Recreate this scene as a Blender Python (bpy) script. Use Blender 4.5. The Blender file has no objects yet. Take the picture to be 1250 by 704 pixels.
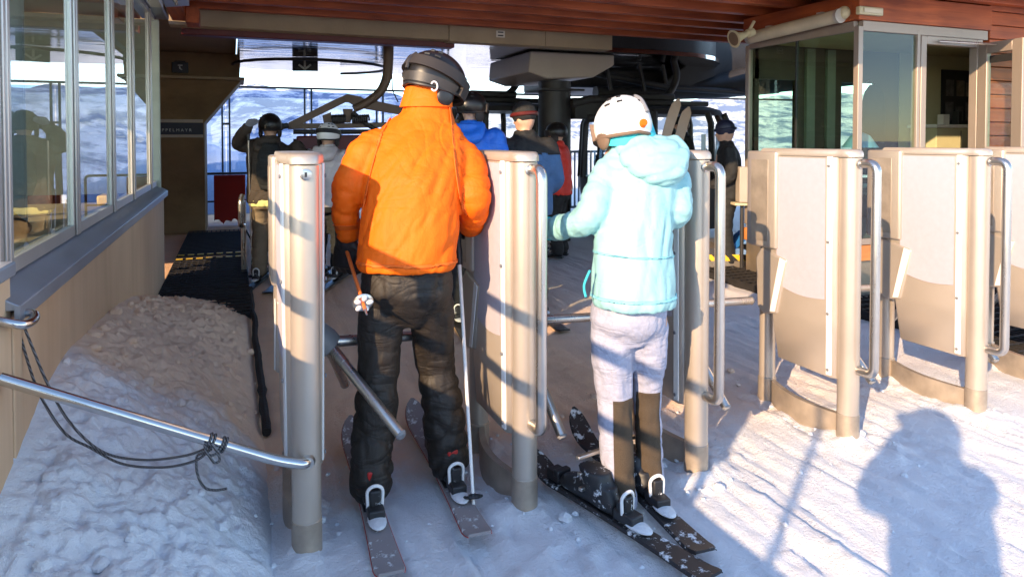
import bpy, bmesh, math, random
from mathutils import Vector, Matrix, noise
R = math.radians
random.seed(7)
S = bpy.context.scene
COL = S.collection
V = Vector

# ------------------------------------------------------------------ camera maths
YAW, PITCH, F, CX = R(21.8), R(1.5), 850.0, 625.0
CY = 170 + F * math.tan(PITCH)
CAMZ = 1.45
FH = V((math.sin(YAW), math.cos(YAW), 0)); RT = V((math.cos(YAW), -math.sin(YAW), 0)); UPZ = V((0, 0, 1))
CAM = V((0, 0, CAMZ))
def ray(px, py):
    a = (px - CX) / F; b = -(py - CY) / F
    return RT * a + FH * (math.cos(PITCH) + b * math.sin(PITCH)) + UPZ * (-math.sin(PITCH) + b * math.cos(PITCH))
def at(px, py, D):
    r = ray(px, py); return CAM + r * (D / r.dot(FH))
def at_z(px, py, z=0.0):
    r = ray(px, py); return CAM + r * ((z - CAMZ) / r.z)
def at_y(px, py, Y):
    r = ray(px, py); return CAM + r * (Y / r.y)
def at_x(px, py, X):
    r = ray(px, py); return CAM + r * (X / r.x)

# ------------------------------------------------------------------ materials
def nodes(name):
    m = bpy.data.materials.new(name); m.use_nodes = True
    nt = m.node_tree; return m, nt, nt.nodes['Principled BSDF']
def pr(nt, kind, **kw):
    n = nt.nodes.new(kind)
    for k, v in kw.items():
        if k in n.inputs: n.inputs[k].default_value = v
        else: setattr(n, k, v)
    return n
def rgb(c): return (c[0], c[1], c[2], 1)
def mapping(nt, scale=(1, 1, 1), rot=(0, 0, 0)):
    tc = nt.nodes.new('ShaderNodeTexCoord'); mp = nt.nodes.new('ShaderNodeMapping')
    mp.inputs['Scale'].default_value = scale; mp.inputs['Rotation'].default_value = rot
    nt.links.new(tc.outputs['Object'], mp.inputs['Vector']); return mp
def mat(name, col, rough=.6, metal=0, vary=.12, vscale=(4, 4, 4), bump=0, bscale=(60, 60, 60), spec=.5, sheen=0, coat=0, wrk=None):
    m, nt, b = nodes(name)
    b.inputs['Roughness'].default_value = rough; b.inputs['Metallic'].default_value = metal
    b.inputs['Specular IOR Level'].default_value = spec
    if sheen: b.inputs['Sheen Weight'].default_value = sheen
    if coat: b.inputs['Coat Weight'].default_value = coat
    mp = mapping(nt, vscale); n = pr(nt, 'ShaderNodeTexNoise', Scale=1.0, Detail=5.0, Roughness=.6)
    nt.links.new(mp.outputs[0], n.inputs['Vector'])
    cr = pr(nt, 'ShaderNodeValToRGB')
    cr.color_ramp.elements[0].position = .3; cr.color_ramp.elements[1].position = .7
    cr.color_ramp.elements[0].color = rgb([max(0, c * (1 - vary)) for c in col])
    cr.color_ramp.elements[1].color = rgb([min(1, c * (1 + vary)) for c in col])
    nt.links.new(n.outputs['Fac'], cr.inputs[0]); nt.links.new(cr.outputs[0], b.inputs['Base Color'])
    mr = pr(nt, 'ShaderNodeMapRange'); mr.inputs['To Min'].default_value = max(0, rough - .08); mr.inputs['To Max'].default_value = min(1, rough + .1)
    nt.links.new(n.outputs['Fac'], mr.inputs['Value']); nt.links.new(mr.outputs[0], b.inputs['Roughness'])
    if bump:
        mp2 = mapping(nt, bscale); n2 = pr(nt, 'ShaderNodeTexNoise', Scale=1.0, Detail=4.0)
        nt.links.new(mp2.outputs[0], n2.inputs['Vector'])
        bp = pr(nt, 'ShaderNodeBump', Strength=bump, Distance=.01)
        nt.links.new(n2.outputs['Fac'], bp.inputs['Height']); nt.links.new(bp.outputs[0], b.inputs['Normal'])
        if wrk:
            prev = bp
            for sc_, dist, st_, rot in wrk:
                mw = mapping(nt, sc_, rot); nw = pr(nt, 'ShaderNodeTexNoise', Scale=1.0, Detail=2.5, Roughness=.5, Distortion=.9)
                nt.links.new(mw.outputs[0], nw.inputs['Vector'])
                sb_ = pr(nt, 'ShaderNodeMath', operation='SUBTRACT'); sb_.inputs[1].default_value = .5; nt.links.new(nw.outputs['Fac'], sb_.inputs[0])
                ab = pr(nt, 'ShaderNodeMath', operation='ABSOLUTE'); nt.links.new(sb_.outputs[0], ab.inputs[0])
                sm = pr(nt, 'ShaderNodeMapRange'); sm.inputs['From Max'].default_value = .10; nt.links.new(ab.outputs[0], sm.inputs['Value'])
                b2 = pr(nt, 'ShaderNodeBump', Strength=st_, Distance=dist); nt.links.new(sm.outputs[0], b2.inputs['Height']); nt.links.new(prev.outputs[0], b2.inputs['Normal']); prev = b2
            nt.links.new(prev.outputs[0], b.inputs['Normal'])
    return m
WR = [((5, 5, 2.2), .010, .25, (R(12), R(28), 0)), ((3.2, 3.2, 9), .006, .2, (R(-20), R(-14), R(30))), ((22, 22, 12), .0015, .3, (0, R(35), 0))]
WR2 = [((5, 5, 13), .008, .32, (R(10), R(10), 0)), ((18, 18, 7), .0025, .35, (0, R(20), 0))]
def glass(name, tint, gloss=.5, rough=.0, refl=(1, 1, 1)):
    m, nt, b = nodes(name); nt.nodes.remove(b); out = nt.nodes['Material Output']
    t = pr(nt, 'ShaderNodeBsdfTransparent', Color=rgb(tint)); g = pr(nt, 'ShaderNodeBsdfGlossy', Color=rgb(refl), Roughness=rough)
    lw = nt.nodes.new('ShaderNodeLayerWeight'); lw.inputs['Blend'].default_value = .5; mx = pr(nt, 'ShaderNodeMixShader')
    pw = pr(nt, 'ShaderNodeMath', operation='POWER'); pw.inputs[1].default_value = 4.5; nt.links.new(lw.outputs['Facing'], pw.inputs[0])
    ma = pr(nt, 'ShaderNodeMath', operation='MULTIPLY_ADD'); ma.inputs[1].default_value = .9; ma.inputs[2].default_value = .04 + gloss; ma.use_clamp = True
    nt.links.new(pw.outputs[0], ma.inputs[0])
    geo = nt.nodes.new('ShaderNodeNewGeometry'); iv = pr(nt, 'ShaderNodeMath', operation='SUBTRACT'); iv.inputs[0].default_value = 1; nt.links.new(geo.outputs['Backfacing'], iv.inputs[1])
    mm = pr(nt, 'ShaderNodeMath', operation='MULTIPLY'); nt.links.new(ma.outputs[0], mm.inputs[0]); nt.links.new(iv.outputs[0], mm.inputs[1]); nt.links.new(mm.outputs[0], mx.inputs[0])
    nt.links.new(t.outputs[0], mx.inputs[1]); nt.links.new(g.outputs[0], mx.inputs[2]); nt.links.new(mx.outputs[0], out.inputs[0])
    return m
def wood(name, c1, c2, axis='X', rough=.55, grain=1.0):
    m, nt, b = nodes(name); b.inputs['Roughness'].default_value = rough
    sc = {'X': (1.2, 16, 16), 'Y': (16, 1.2, 16), 'Z': (16, 16, 1.2)}[axis]
    mp = mapping(nt, sc); n = pr(nt, 'ShaderNodeTexNoise', Scale=1.0 * grain, Detail=8.0, Roughness=.65, Distortion=.6)
    nt.links.new(mp.outputs[0], n.inputs['Vector'])
    mp3 = mapping(nt, (1.5, 1.5, 1.5)); n3 = pr(nt, 'ShaderNodeTexNoise', Scale=1.0, Detail=2.0); nt.links.new(mp3.outputs[0], n3.inputs['Vector'])
    mx = pr(nt, 'ShaderNodeMath', operation='ADD'); nt.links.new(n.outputs['Fac'], mx.inputs[0]); nt.links.new(n3.outputs['Fac'], mx.inputs[1])
    hv = pr(nt, 'ShaderNodeMath', operation='MULTIPLY'); hv.inputs[1].default_value = .5; nt.links.new(mx.outputs[0], hv.inputs[0])
    cr = pr(nt, 'ShaderNodeValToRGB'); cr.color_ramp.elements[0].position = .38; cr.color_ramp.elements[1].position = .62
    cr.color_ramp.elements[0].color = rgb(c1); cr.color_ramp.elements[1].color = rgb(c2)
    nt.links.new(hv.outputs[0], cr.inputs[0]); nt.links.new(cr.outputs[0], b.inputs['Base Color'])
    bp = pr(nt, 'ShaderNodeBump', Strength=.35, Distance=.004); nt.links.new(n.outputs['Fac'], bp.inputs['Height']); nt.links.new(bp.outputs[0], b.inputs['Normal'])
    return m

def snow_mat(name, clean=(.84, .85, .88), dirt_glow=(.50, .40, .32), dirt_glow_amt=0.0, y0=2.6, y1=3.8, x0=None, x1=None):
    """snow with fine grain; skier grit and painted-in warm light tint the part under the roof"""
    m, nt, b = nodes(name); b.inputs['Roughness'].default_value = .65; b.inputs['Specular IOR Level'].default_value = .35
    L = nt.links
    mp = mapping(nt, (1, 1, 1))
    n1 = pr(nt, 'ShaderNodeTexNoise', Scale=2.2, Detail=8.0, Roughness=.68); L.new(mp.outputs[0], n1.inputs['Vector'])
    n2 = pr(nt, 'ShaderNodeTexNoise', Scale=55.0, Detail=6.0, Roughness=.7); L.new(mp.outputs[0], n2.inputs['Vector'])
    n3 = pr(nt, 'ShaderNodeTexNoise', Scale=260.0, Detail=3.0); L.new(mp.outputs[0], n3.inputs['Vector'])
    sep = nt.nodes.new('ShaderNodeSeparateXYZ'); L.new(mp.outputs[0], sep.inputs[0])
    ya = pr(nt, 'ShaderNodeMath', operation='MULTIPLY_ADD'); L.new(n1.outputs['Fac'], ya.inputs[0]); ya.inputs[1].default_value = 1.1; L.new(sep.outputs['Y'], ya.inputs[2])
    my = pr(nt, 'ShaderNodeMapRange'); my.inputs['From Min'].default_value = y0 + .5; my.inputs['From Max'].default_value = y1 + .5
    my.inputs['To Max'].default_value = dirt_glow_amt
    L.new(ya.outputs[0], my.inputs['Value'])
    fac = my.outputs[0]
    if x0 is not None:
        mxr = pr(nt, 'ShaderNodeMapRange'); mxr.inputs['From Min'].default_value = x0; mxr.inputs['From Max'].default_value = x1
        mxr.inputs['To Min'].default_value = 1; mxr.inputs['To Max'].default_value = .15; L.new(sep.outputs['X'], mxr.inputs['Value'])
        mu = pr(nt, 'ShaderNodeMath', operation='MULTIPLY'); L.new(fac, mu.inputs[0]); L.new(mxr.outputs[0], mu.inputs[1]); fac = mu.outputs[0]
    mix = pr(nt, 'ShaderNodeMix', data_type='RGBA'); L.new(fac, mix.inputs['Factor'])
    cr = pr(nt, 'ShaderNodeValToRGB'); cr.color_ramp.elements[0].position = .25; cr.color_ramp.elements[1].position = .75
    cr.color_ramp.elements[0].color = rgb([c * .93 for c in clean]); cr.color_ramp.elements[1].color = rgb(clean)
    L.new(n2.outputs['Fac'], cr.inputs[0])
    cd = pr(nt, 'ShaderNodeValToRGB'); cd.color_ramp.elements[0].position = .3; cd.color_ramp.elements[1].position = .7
    cd.color_ramp.elements[0].color = rgb([c * .84 for c in dirt_glow]); cd.color_ramp.elements[1].color = rgb([min(1, c * 1.04) for c in dirt_glow])
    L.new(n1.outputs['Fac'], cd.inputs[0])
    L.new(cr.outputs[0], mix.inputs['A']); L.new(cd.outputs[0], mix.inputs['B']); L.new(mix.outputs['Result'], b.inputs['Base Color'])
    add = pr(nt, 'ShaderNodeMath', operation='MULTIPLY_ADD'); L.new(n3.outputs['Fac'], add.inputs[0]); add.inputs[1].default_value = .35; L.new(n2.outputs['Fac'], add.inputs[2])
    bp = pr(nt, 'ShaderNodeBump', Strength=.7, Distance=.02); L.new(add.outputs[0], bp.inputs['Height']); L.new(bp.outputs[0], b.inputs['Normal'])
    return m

def mirror_sheet(name):
    m, nt, b = nodes(name); b.inputs['Metallic'].default_value = 1; b.inputs['Base Color'].default_value = (.60, .57, .55, 1); b.inputs['Roughness'].default_value = .09
    mp = mapping(nt, (.6, 5, 1)); n = pr(nt, 'ShaderNodeTexNoise', Scale=1.0, Detail=3.0); nt.links.new(mp.outputs[0], n.inputs['Vector'])
    bp = pr(nt, 'ShaderNodeBump', Strength=.35, Distance=.03); nt.links.new(n.outputs['Fac'], bp.inputs['Height']); nt.links.new(bp.outputs[0], b.inputs['Normal'])
    return m

def mountain_mat():
    m, nt, b = nodes('alpine_snow_rock_shade'); b.inputs['Roughness'].default_value = .8; L = nt.links
    g = nt.nodes.new('ShaderNodeNewGeometry'); sep = nt.nodes.new('ShaderNodeSeparateXYZ'); L.new(g.outputs['Normal'], sep.inputs[0])
    m1 = mapping(nt, (1, 1, 1), (0, 0, YAW)); mp = nt.nodes.new('ShaderNodeMapping'); mp.inputs['Scale'].default_value = (.019, .003, .045); L.new(m1.outputs[0], mp.inputs['Vector'])
    n = pr(nt, 'ShaderNodeTexNoise', Scale=1.0, Detail=12.0, Roughness=.74); L.new(mp.outputs[0], n.inputs['Vector'])
    a = pr(nt, 'ShaderNodeMath', operation='MULTIPLY_ADD'); L.new(n.outputs['Fac'], a.inputs[0]); a.inputs[1].default_value = .9; L.new(sep.outputs['Z'], a.inputs[2])
    mr = pr(nt, 'ShaderNodeMapRange'); mr.inputs['From Min'].default_value = 1.36; mr.inputs['From Max'].default_value = 1.46; L.new(a.outputs[0], mr.inputs['Value'])
    mix = pr(nt, 'ShaderNodeMix', data_type='RGBA'); mix.inputs['A'].default_value = (.17, .23, .36, 1); mix.inputs['B'].default_value = (.82, .83, .86, 1)  # the blue holds shaded slopes and haze as well as bare rock
    L.new(mr.outputs[0], mix.inputs['Factor']); L.new(mix.outputs['Result'], b.inputs['Base Color'])
    return m

M = dict(
    champ=mat('champagne_metal_paint', (.52, .445, .37), .34, .5, .05, (3, 3, 3), .05, (500, 500, 500)),
    champ_d=mat('champagne_metal_paint_worn', (.43, .355, .28), .44, .55, .2, (9, 9, 9), .12, (300, 300, 300)),
    steel=mat('brushed_steel', (.55, .52, .48), .28, .95, .08, (20, 20, 4)),
    chrome=mat('polished_tube', (.62, .60, .58), .18, 1, .06, (8, 8, 8)),
    lilac=mat('pale_lilac_panel_film', (.44, .405, .455), .75, 0, .04, (30, 30, 30), .1, (180, 180, 180)),
    whitestrip=mat('white_painted_strip', (.80, .78, .75), .4, 0, .04),
    red=mat('red_edge_strip', (.65, .10, .06), .5),
    black=mat('black_plastic', (.018, .018, .02), .45, 0, .3),
    dark=mat('dark_machine_paint', (.03, .028, .028), .5, .2, .3, (3, 3, 3), .1),
    grey=mat('grey_plastic', (.20, .20, .21), .5),
    alu=mat('aluminium_frame', (.58, .55, .50), .38, .55, .06, (6, 6, 1)),
    alu_pink=mat('anodised_door_frame', (.36, .29, .24), .4, .4, .06, (6, 6, 1)),
    sill=mat('grey_sill_sheet', (.36, .38, .42), .4, .5, .1, (3, 3, 3)),
    conc=mat('stained_concrete', (.23, .15, .075), .85, 0, .3, (1.3, 1.3, 2.2), .25, (30, 30, 30)),
    conc_l=mat('beige_concrete', (.36, .28, .18), .85, 0, .15, (2, 2, 2), .2, (40, 40, 40)),
    beam_red=mat('dark_red_steel', (.10, .012, .012), .45, 0, .2),
    beige=mat('beige_housing_paint', (.42, .36, .30), .5, .1, .08, (2, 2, 2)),
    wood=wood('red_brown_timber', (.19, .034, .010), (.50, .115, .030), 'X'),
    woody=wood('red_brown_timber_side', (.19, .034, .010), (.50, .115, .030), 'Y'),
    orangewood=wood('orange_timber', (.42, .15, .04), (.60, .25, .08), 'X'),
    tanwall=wood('tan_panel_wall', (.60, .40, .235), (.72, .50, .31), 'Z', .7, .5),
    winglass=glass('window_glass', (.93, .965, .94), .05),
    wgreen=glass('cabin_glass', (.80, .89, .82), .02),
    screenglass=glass('windbreak_glass', (.60, .71, .88), .03),
    mirror=mirror_sheet('polished_soffit_sheet'),
    signblack=mat('sign_black', (.012, .013, .02), .4),
    signwhite=mat('sign_pale_print', (.50, .52, .50), .5, 0, .02),
    navy=mat('navy_banner', (.012, .016, .04), .5),
    mat_black=mat('black_rubber', (.014, .012, .012), .8, 0, .4, (8, 8, 8), .6, (80, 80, 80)),
    yellow=mat('hazard_yellow', (.70, .46, .03), .5),
    blue=mat('blue_plastic', (.03, .20, .60), .4),
    paper=mat('paper', (.70, .66, .56), .8),
    plaster=mat('yellow_plaster', (.50, .46, .26), .9, 0, .05),
    curtain=mat('grey_blue_curtain', (.46, .50, .48), .9, 0, .15, (9, 9, .5)),
    orange=mat('orange_jacket_cloth', (.86, .135, .003), .6, 0, .05, (5, 5, 5), .12, (240, 240, 240), .25, .0, 0, WR),
    brownpants=mat('dark_brown_ski_cloth', (.014, .010, .007), .6, 0, .15, (5, 5, 5), .12, (260, 260, 260), .5, .0, 0, WR2),
    turq=mat('pale_turquoise_cloth', (.27, .50, .51), .5, 0, .05, (5, 5, 5), .1, (240, 240, 240), .4, .0, 0, WR),
    turq_d=mat('turquoise_collar', (.04, .47, .53), .7),
    lav=mat('pale_grey_lilac_cloth', (.34, .35, .44), .7, 0, .10, (60, 60, 60), .2, (200, 200, 200), .3, 0, 0, WR2),
    calf=mat('dark_brown_calf_patch', (.07, .052, .036), .85, 0, .2, (300, 300, 300), .3, (400, 400, 400), .2),
    hblack=mat('black_helmet_shell', (.009, .008, .008), .33, 0, .2, spec=.4),
    hgrey=mat('grey_brown_helmet_trim', (.032, .026, .023), .4),
    hwhite=mat('white_helmet_shell', (.80, .78, .77), .22, 0, .02, coat=.3),
    hbrown=mat('brown_ear_pad', (.16, .10, .065), .7),
    strap=mat('grey_brown_strap', (.022, .016, .014), .7),
    white=mat('white_plastic', (.78, .77, .76), .35, 0, .04),
    skin=mat('skin', (.55, .32, .22), .5, 0, .06),
    hair=mat('brown_hair', (.10, .055, .03), .6, 0, .3, (80, 80, 10)),
    blonde=mat('blonde_hair', (.42, .26, .10), .6, 0, .3, (80, 80, 10)),
    gblack=mat('black_glove_leather', (.02, .018, .018), .5),
    ggrey=mat('grey_glove', (.22, .23, .28), .6),
    brownjkt=mat('dark_brown_jacket', (.045, .030, .022),  .75, 0, .12, (6, 6, 6), .1, (120, 120, 120), wrk=WR2),
    khaki=mat('khaki_trousers', (.22, .16, .10),  .8, 0, .12, (6, 6, 6), .1, (120, 120, 120), wrk=WR2),
    paleyel=mat('pale_yellow_cloth', (.62, .58, .24), .8),
    whitejkt=mat('pale_rose_jacket', (.62, .55, .54),  .6, 0, .12, (6, 6, 6), .1, (120, 120, 120), wrk=WR2),
    bluejkt=mat('bright_blue_jacket', (.015, .14, .62),  .55, 0, .12, (6, 6, 6), .1, (120, 120, 120), wrk=WR2),
    denim=mat('dull_blue_jacket', (.05, .12, .25),  .75, 0, .12, (6, 6, 6), .1, (120, 120, 120), wrk=WR2),
    redjkt=mat('red_jacket', (.62, .03, .015),  .6, 0, .12, (6, 6, 6), .1, (120, 120, 120), wrk=WR2),
    cloth_black=mat('black_cloth', (.012, .012, .013),  .8, 0, .12, (6, 6, 6), .1, (120, 120, 120), wrk=WR2),
    ski_grey=mat('grey_ski_top', (.20, .19, .19), .4, 0, .1),
    ski_dark=mat('dark_ski_top', (.03, .028, .03), .35),
    orangepole=mat('orange_pole_paint', (.70, .16, .03), .4),
    redboot=mat('red_boot_trim', (.42, .015, .012), .4),
    padred=mat('red_padding', (.30, .012, .010), .8),
    horn=mat('cream_horn_plastic', (.55, .47, .30), .5),
    tube=mat('cream_lamp_cover', (.62, .54, .40), .4),
    skitan=mat('tan_ski_base', (.33, .24, .17), .5),
    fencegrey=mat('grey_blue_fence', (.10, .14, .20), .6),
    orange_seam=mat('darker_orange_seam', (.76, .125, .004), .7),  # seam cloth slightly darker than the jacket
    turq_seam=mat('turquoise_seam', (.22, .53, .60), .6),
    snow=snow_mat('trodden_snow', dirt_glow=(.96, .60, .36), dirt_glow_amt=.96, y0=2.75, y1=3.35, x0=2.0, x1=3.6),  # peach hue paints warm bounce light over trodden grit past the gates
    pile=snow_mat('piled_snow', clean=(.82, .85, .90), dirt_glow=(.97, .67, .45), dirt_glow_amt=.94, y0=3.05, y1=3.45),  # upper pile coloured as if warmly lit, over sandy snow
    bank=snow_mat('banked_snow'),
    mountain=mountain_mat(),
)
def snowy(name, base, snowcol=(.8, .82, .85), thr=.52, scale=22):
    m, nt, b = nodes(name); b.inputs['Roughness'].default_value = .5; L = nt.links
    mp = mapping(nt); n = pr(nt, 'ShaderNodeTexNoise', Scale=scale, Detail=6.0, Roughness=.7); L.new(mp.outputs[0], n.inputs['Vector'])
    mr = pr(nt, 'ShaderNodeMapRange'); mr.inputs['From Min'].default_value = thr - .03; mr.inputs['From Max'].default_value = thr + .03; L.new(n.outputs['Fac'], mr.inputs['Value'])
    mix = pr(nt, 'ShaderNodeMix', data_type='RGBA'); mix.inputs['A'].default_value = rgb(base); mix.inputs['B'].default_value = rgb(snowcol)
    L.new(mr.outputs[0], mix.inputs['Factor']); L.new(mix.outputs['Result'], b.inputs['Base Color'])
    bp = pr(nt, 'ShaderNodeBump', Strength=.6, Distance=.006); L.new(mr.outputs[0], bp.inputs['Height']); L.new(bp.outputs[0], b.inputs['Normal'])
    return m
M['ski_snow_grey'] = snowy('grey_ski_dusted_with_snow', (.28, .25, .25), thr=.60)
M['ski_snow_dark'] = snowy('black_ski_dusted_with_snow', (.025, .023, .025), thr=.58, scale=24)
M['boot_snow'] = snowy('black_boot_dusted_with_snow', (.015, .015, .017), thr=.62, scale=26)
def stripes(name, c1, c2, scale, rot):
    m, nt, b = nodes(name); mp = mapping(nt, (1, 1, 1), rot); w = pr(nt, 'ShaderNodeTexWave', Scale=scale); w.bands_direction = 'X'
    nt.links.new(mp.outputs[0], w.inputs['Vector']); cr = pr(nt, 'ShaderNodeValToRGB'); cr.color_ramp.interpolation = 'CONSTANT'
    cr.color_ramp.elements[0].color = rgb(c1); cr.color_ramp.elements[1].position = .5; cr.color_ramp.elements[1].color = rgb(c2)
    nt.links.new(w.outputs['Fac'], cr.inputs[0]); nt.links.new(cr.outputs[0], b.inputs['Base Color']); return m
M['hazard'] = stripes('yellow_black_hazard', (.70, .46, .03), (.02, .02, .02), 3.2, (0, R(45), 0))
M['rope'] = stripes('black_rope_white_fleck', (.015, .015, .018), (.16, .16, .17), 45, (R(20), R(30), R(15)))
def checker(name, col):
    m, nt, b = nodes(name); b.inputs['Metallic'].default_value = .8; b.inputs['Roughness'].default_value = .4; b.inputs['Base Color'].default_value = rgb(col)
    mp = mapping(nt, (22, 22, 22), (R(45), R(45), 0)); v = pr(nt, 'ShaderNodeTexChecker', Scale=1.0); nt.links.new(mp.outputs[0], v.inputs['Vector'])
    bp = pr(nt, 'ShaderNodeBump', Strength=.6, Distance=.01); nt.links.new(v.outputs['Fac'], bp.inputs['Height']); nt.links.new(bp.outputs[0], b.inputs['Normal']); return m
M['plate'] = checker('checker_plate', (.42, .35, .28))

# ------------------------------------------------------------------ object helpers
def off(p):
    o = V((0, 0, 0))
    while p is not None: o += p.location; p = p.parent
    return o
def tag(o, label=None, cat=None, group=None, kind=None):
    if label: o['label'] = label
    if cat: o['category'] = cat
    if group: o['group'] = group
    if kind: o['kind'] = kind
    return o
def thing(name, loc, label, cat, group=None):
    o = bpy.data.objects.new(name, None); COL.objects.link(o); o.location = loc; o.empty_display_size = .1
    return tag(o, label, cat, group)
def link_mesh(name, me, m, parent=None, smooth=True, angle=38):
    o = bpy.data.objects.new(name, me); COL.objects.link(o)
    if parent is not None: o.parent = parent
    if m is not None:
        me.materials.clear(); me.materials.append(m)
    if smooth:
        me.polygons.foreach_set('use_smooth', [True] * len(me.polygons))
        if angle: me.set_sharp_from_angle(angle=R(angle))
    return o
def copy_tree(o, parent=None):
    c = o.copy(); COL.objects.link(c)
    if parent is not None: c.parent = parent
    for ch in [x for x in COL.objects if x.parent == o]: copy_tree(ch, c)
    return c

class MB:
    def __init__(s): s.v = []; s.f = []
    def add(s, vs, fs):
        n = len(s.v); s.v += [V(x) for x in vs]; s.f += [tuple(i + n for i in f) for f in fs]; return s
    def box(s, x0, x1, y0, y1, z0, z1):
        return s.add([(x0, y0, z0), (x1, y0, z0), (x1, y1, z0), (x0, y1, z0), (x0, y0, z1), (x1, y0, z1), (x1, y1, z1), (x0, y1, z1)],
                     [(0, 3, 2, 1), (4, 5, 6, 7), (0, 1, 5, 4), (1, 2, 6, 5), (2, 3, 7, 6), (3, 0, 4, 7)])
    def obox(s, c, ax, ay, az):
        c, ax, ay, az = V(c), V(ax), V(ay), V(az)
        p = [c + ax * i + ay * j + az * k for k in (-1, 1) for (i, j) in ((-1, -1), (1, -1), (1, 1), (-1, 1))]
        return s.add(p, [(0, 3, 2, 1), (4, 5, 6, 7), (0, 1, 5, 4), (1, 2, 6, 5), (2, 3, 7, 6), (3, 0, 4, 7)])
    def tube(s, pts, r, n=14, caps=True):
        pts = [V(p) for p in pts]; k = len(pts); rs = r if isinstance(r, (list, tuple)) else [r] * k
        prev = None; base = len(s.v)
        for i, p in enumerate(pts):
            t = (pts[min(i + 1, k - 1)] - pts[max(i - 1, 0)])
            t = t.normalized() if t.length > 1e-9 else V((0, 0, 1))
            if prev is None: a = t.orthogonal().normalized()
            else:
                a = prev - t * prev.dot(t); a = a.normalized() if a.length > 1e-6 else t.orthogonal().normalized()
            prev = a; b = t.cross(a)
            for j in range(n):
                q = 2 * math.pi * j / n; s.v.append(p + a * (rs[i] * math.cos(q)) + b * (rs[i] * math.sin(q)))
        for i in range(k - 1):
            for j in range(n):
                a0 = base + i * n + j; a1 = base + i * n + (j + 1) % n; s.f.append((a0, a1, a1 + n, a0 + n))
        if caps:
            s.f.append(tuple(base + j for j in range(n - 1, -1, -1))); s.f.append(tuple(base + (k - 1) * n + j for j in range(n)))
        return s
    def loft(s, rings):
        """rings: (centre, side vector, other vector) -> closed tube, 20-gon"""
        n = 20; base = len(s.v); k = len(rings)
        for c, a, b in rings:
            for j in range(n):
                q = 2 * math.pi * j / n; s.v.append(V(c) + V(a) * math.cos(q) + V(b) * math.sin(q))
        for i in range(k - 1):
            for j in range(n):
                a0 = base + i * n + j; a1 = base + i * n + (j + 1) % n; s.f.append((a0, a1, a1 + n, a0 + n))
        s.f.append(tuple(base + j for j in range(n - 1, -1, -1))); s.f.append(tuple(base + (k - 1) * n + j for j in range(n)))
        return s
    def ell(s, c, a, b, d, n=16, m=10):
        """ellipsoid with the three half-axis vectors"""
        c, a, b, d = V(c), V(a), V(b), V(d); base = len(s.v)
        s.v.append(c - d)
        for i in range(1, m):
            th = math.pi * i / m
            for j in range(n):
                q = 2 * math.pi * j / n; s.v.append(c - d * math.cos(th) + (a * math.cos(q) + b * math.sin(q)) * math.sin(th))
        s.v.append(c + d); top = len(s.v) - 1
        for j in range(n): s.f.append((base, base + 1 + (j + 1) % n, base + 1 + j))
        for i in range(m - 2):
            for j in range(n):
                a0 = base + 1 + i * n + j; a1 = base + 1 + i * n + (j + 1) % n; s.f.append((a0, a1, a1 + n, a0 + n))
        o = base + 1 + (m - 2) * n
        for j in range(n): s.f.append((o + j, o + (j + 1) % n, top))
        return s
    def prism(s, pts, ext):
        """planar outline pts (3-D) pushed along ext"""
        pts = [V(p) for p in pts]; n = len(pts); e = V(ext); base = len(s.v)
        s.v += pts + [p + e for p in pts]
        s.f.append(tuple(base + i for i in range(n - 1, -1, -1))); s.f.append(tuple(base + n + i for i in range(n)))
        for i in range(n): j = (i + 1) % n; s.f.append((base + i, base + j, base + n + j, base + n + i))
        return s
    def mesh(s, name, o=V((0, 0, 0))):
        me = bpy.data.meshes.new(name); me.from_pydata([tuple(v - o) for v in s.v], [], s.f)
        bm = bmesh.new(); bm.from_mesh(me); bmesh.ops.recalc_face_normals(bm, faces=bm.faces); bm.to_mesh(me); bm.free(); me.update(); return me
    def build(s, name, m, parent=None, bevel=0, smooth=True, angle=38, seg=2):
        o = link_mesh(name, s.mesh(name, off(parent)), m, parent, smooth, angle)
        if bevel:
            b = o.modifiers.new('bevel', 'BEVEL'); b.width = bevel; b.segments = seg; b.limit_method = 'ANGLE'; b.angle_limit = R(40)
        return o

def bez(pts, n=8):
    """Catmull-Rom through pts"""
    pts = [V(p) for p in pts]; out = []
    for i in range(len(pts) - 1):
        p0 = pts[max(i - 1, 0)]; p1 = pts[i]; p2 = pts[i + 1]; p3 = pts[min(i + 2, len(pts) - 1)]
        for j in range(n):
            t = j / n
            out.append(.5 * ((2 * p1) + (p2 - p0) * t + (2 * p0 - 5 * p1 + 4 * p2 - p3) * t * t + (3 * p1 - p0 - 3 * p2 + p3) * t ** 3))
    out.append(pts[-1]); return out
def fillet(pts, r, n=5):
    pts = [V(p) for p in pts]; out = [pts[0]]
    for i in range(1, len(pts) - 1):
        a = (pts[i - 1] - pts[i]); b = (pts[i + 1] - pts[i]); rr = min(r, a.length * .49, b.length * .49)
        p = pts[i] + a.normalized() * rr; q = pts[i] + b.normalized() * rr
        for j in range(n + 1):
            t = j / n; out.append(p * (1 - t) ** 2 + pts[i] * 2 * t * (1 - t) + q * t * t)
    out.append(pts[-1]); return out
def lerp(a, b, t): return a + (b - a) * t
def interp(tab, x):
    if x <= tab[0][0]: return tab[0][1]
    for (a, b), (c, d) in zip(tab, tab[1:]):
        if x <= c: return b + (d - b) * (x - a) / (c - a)
    return tab[-1][1]
def sstep(a, b, x):
    t = min(1, max(0, (x - a) / (b - a))); return t * t * (3 - 2 * t)
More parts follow.
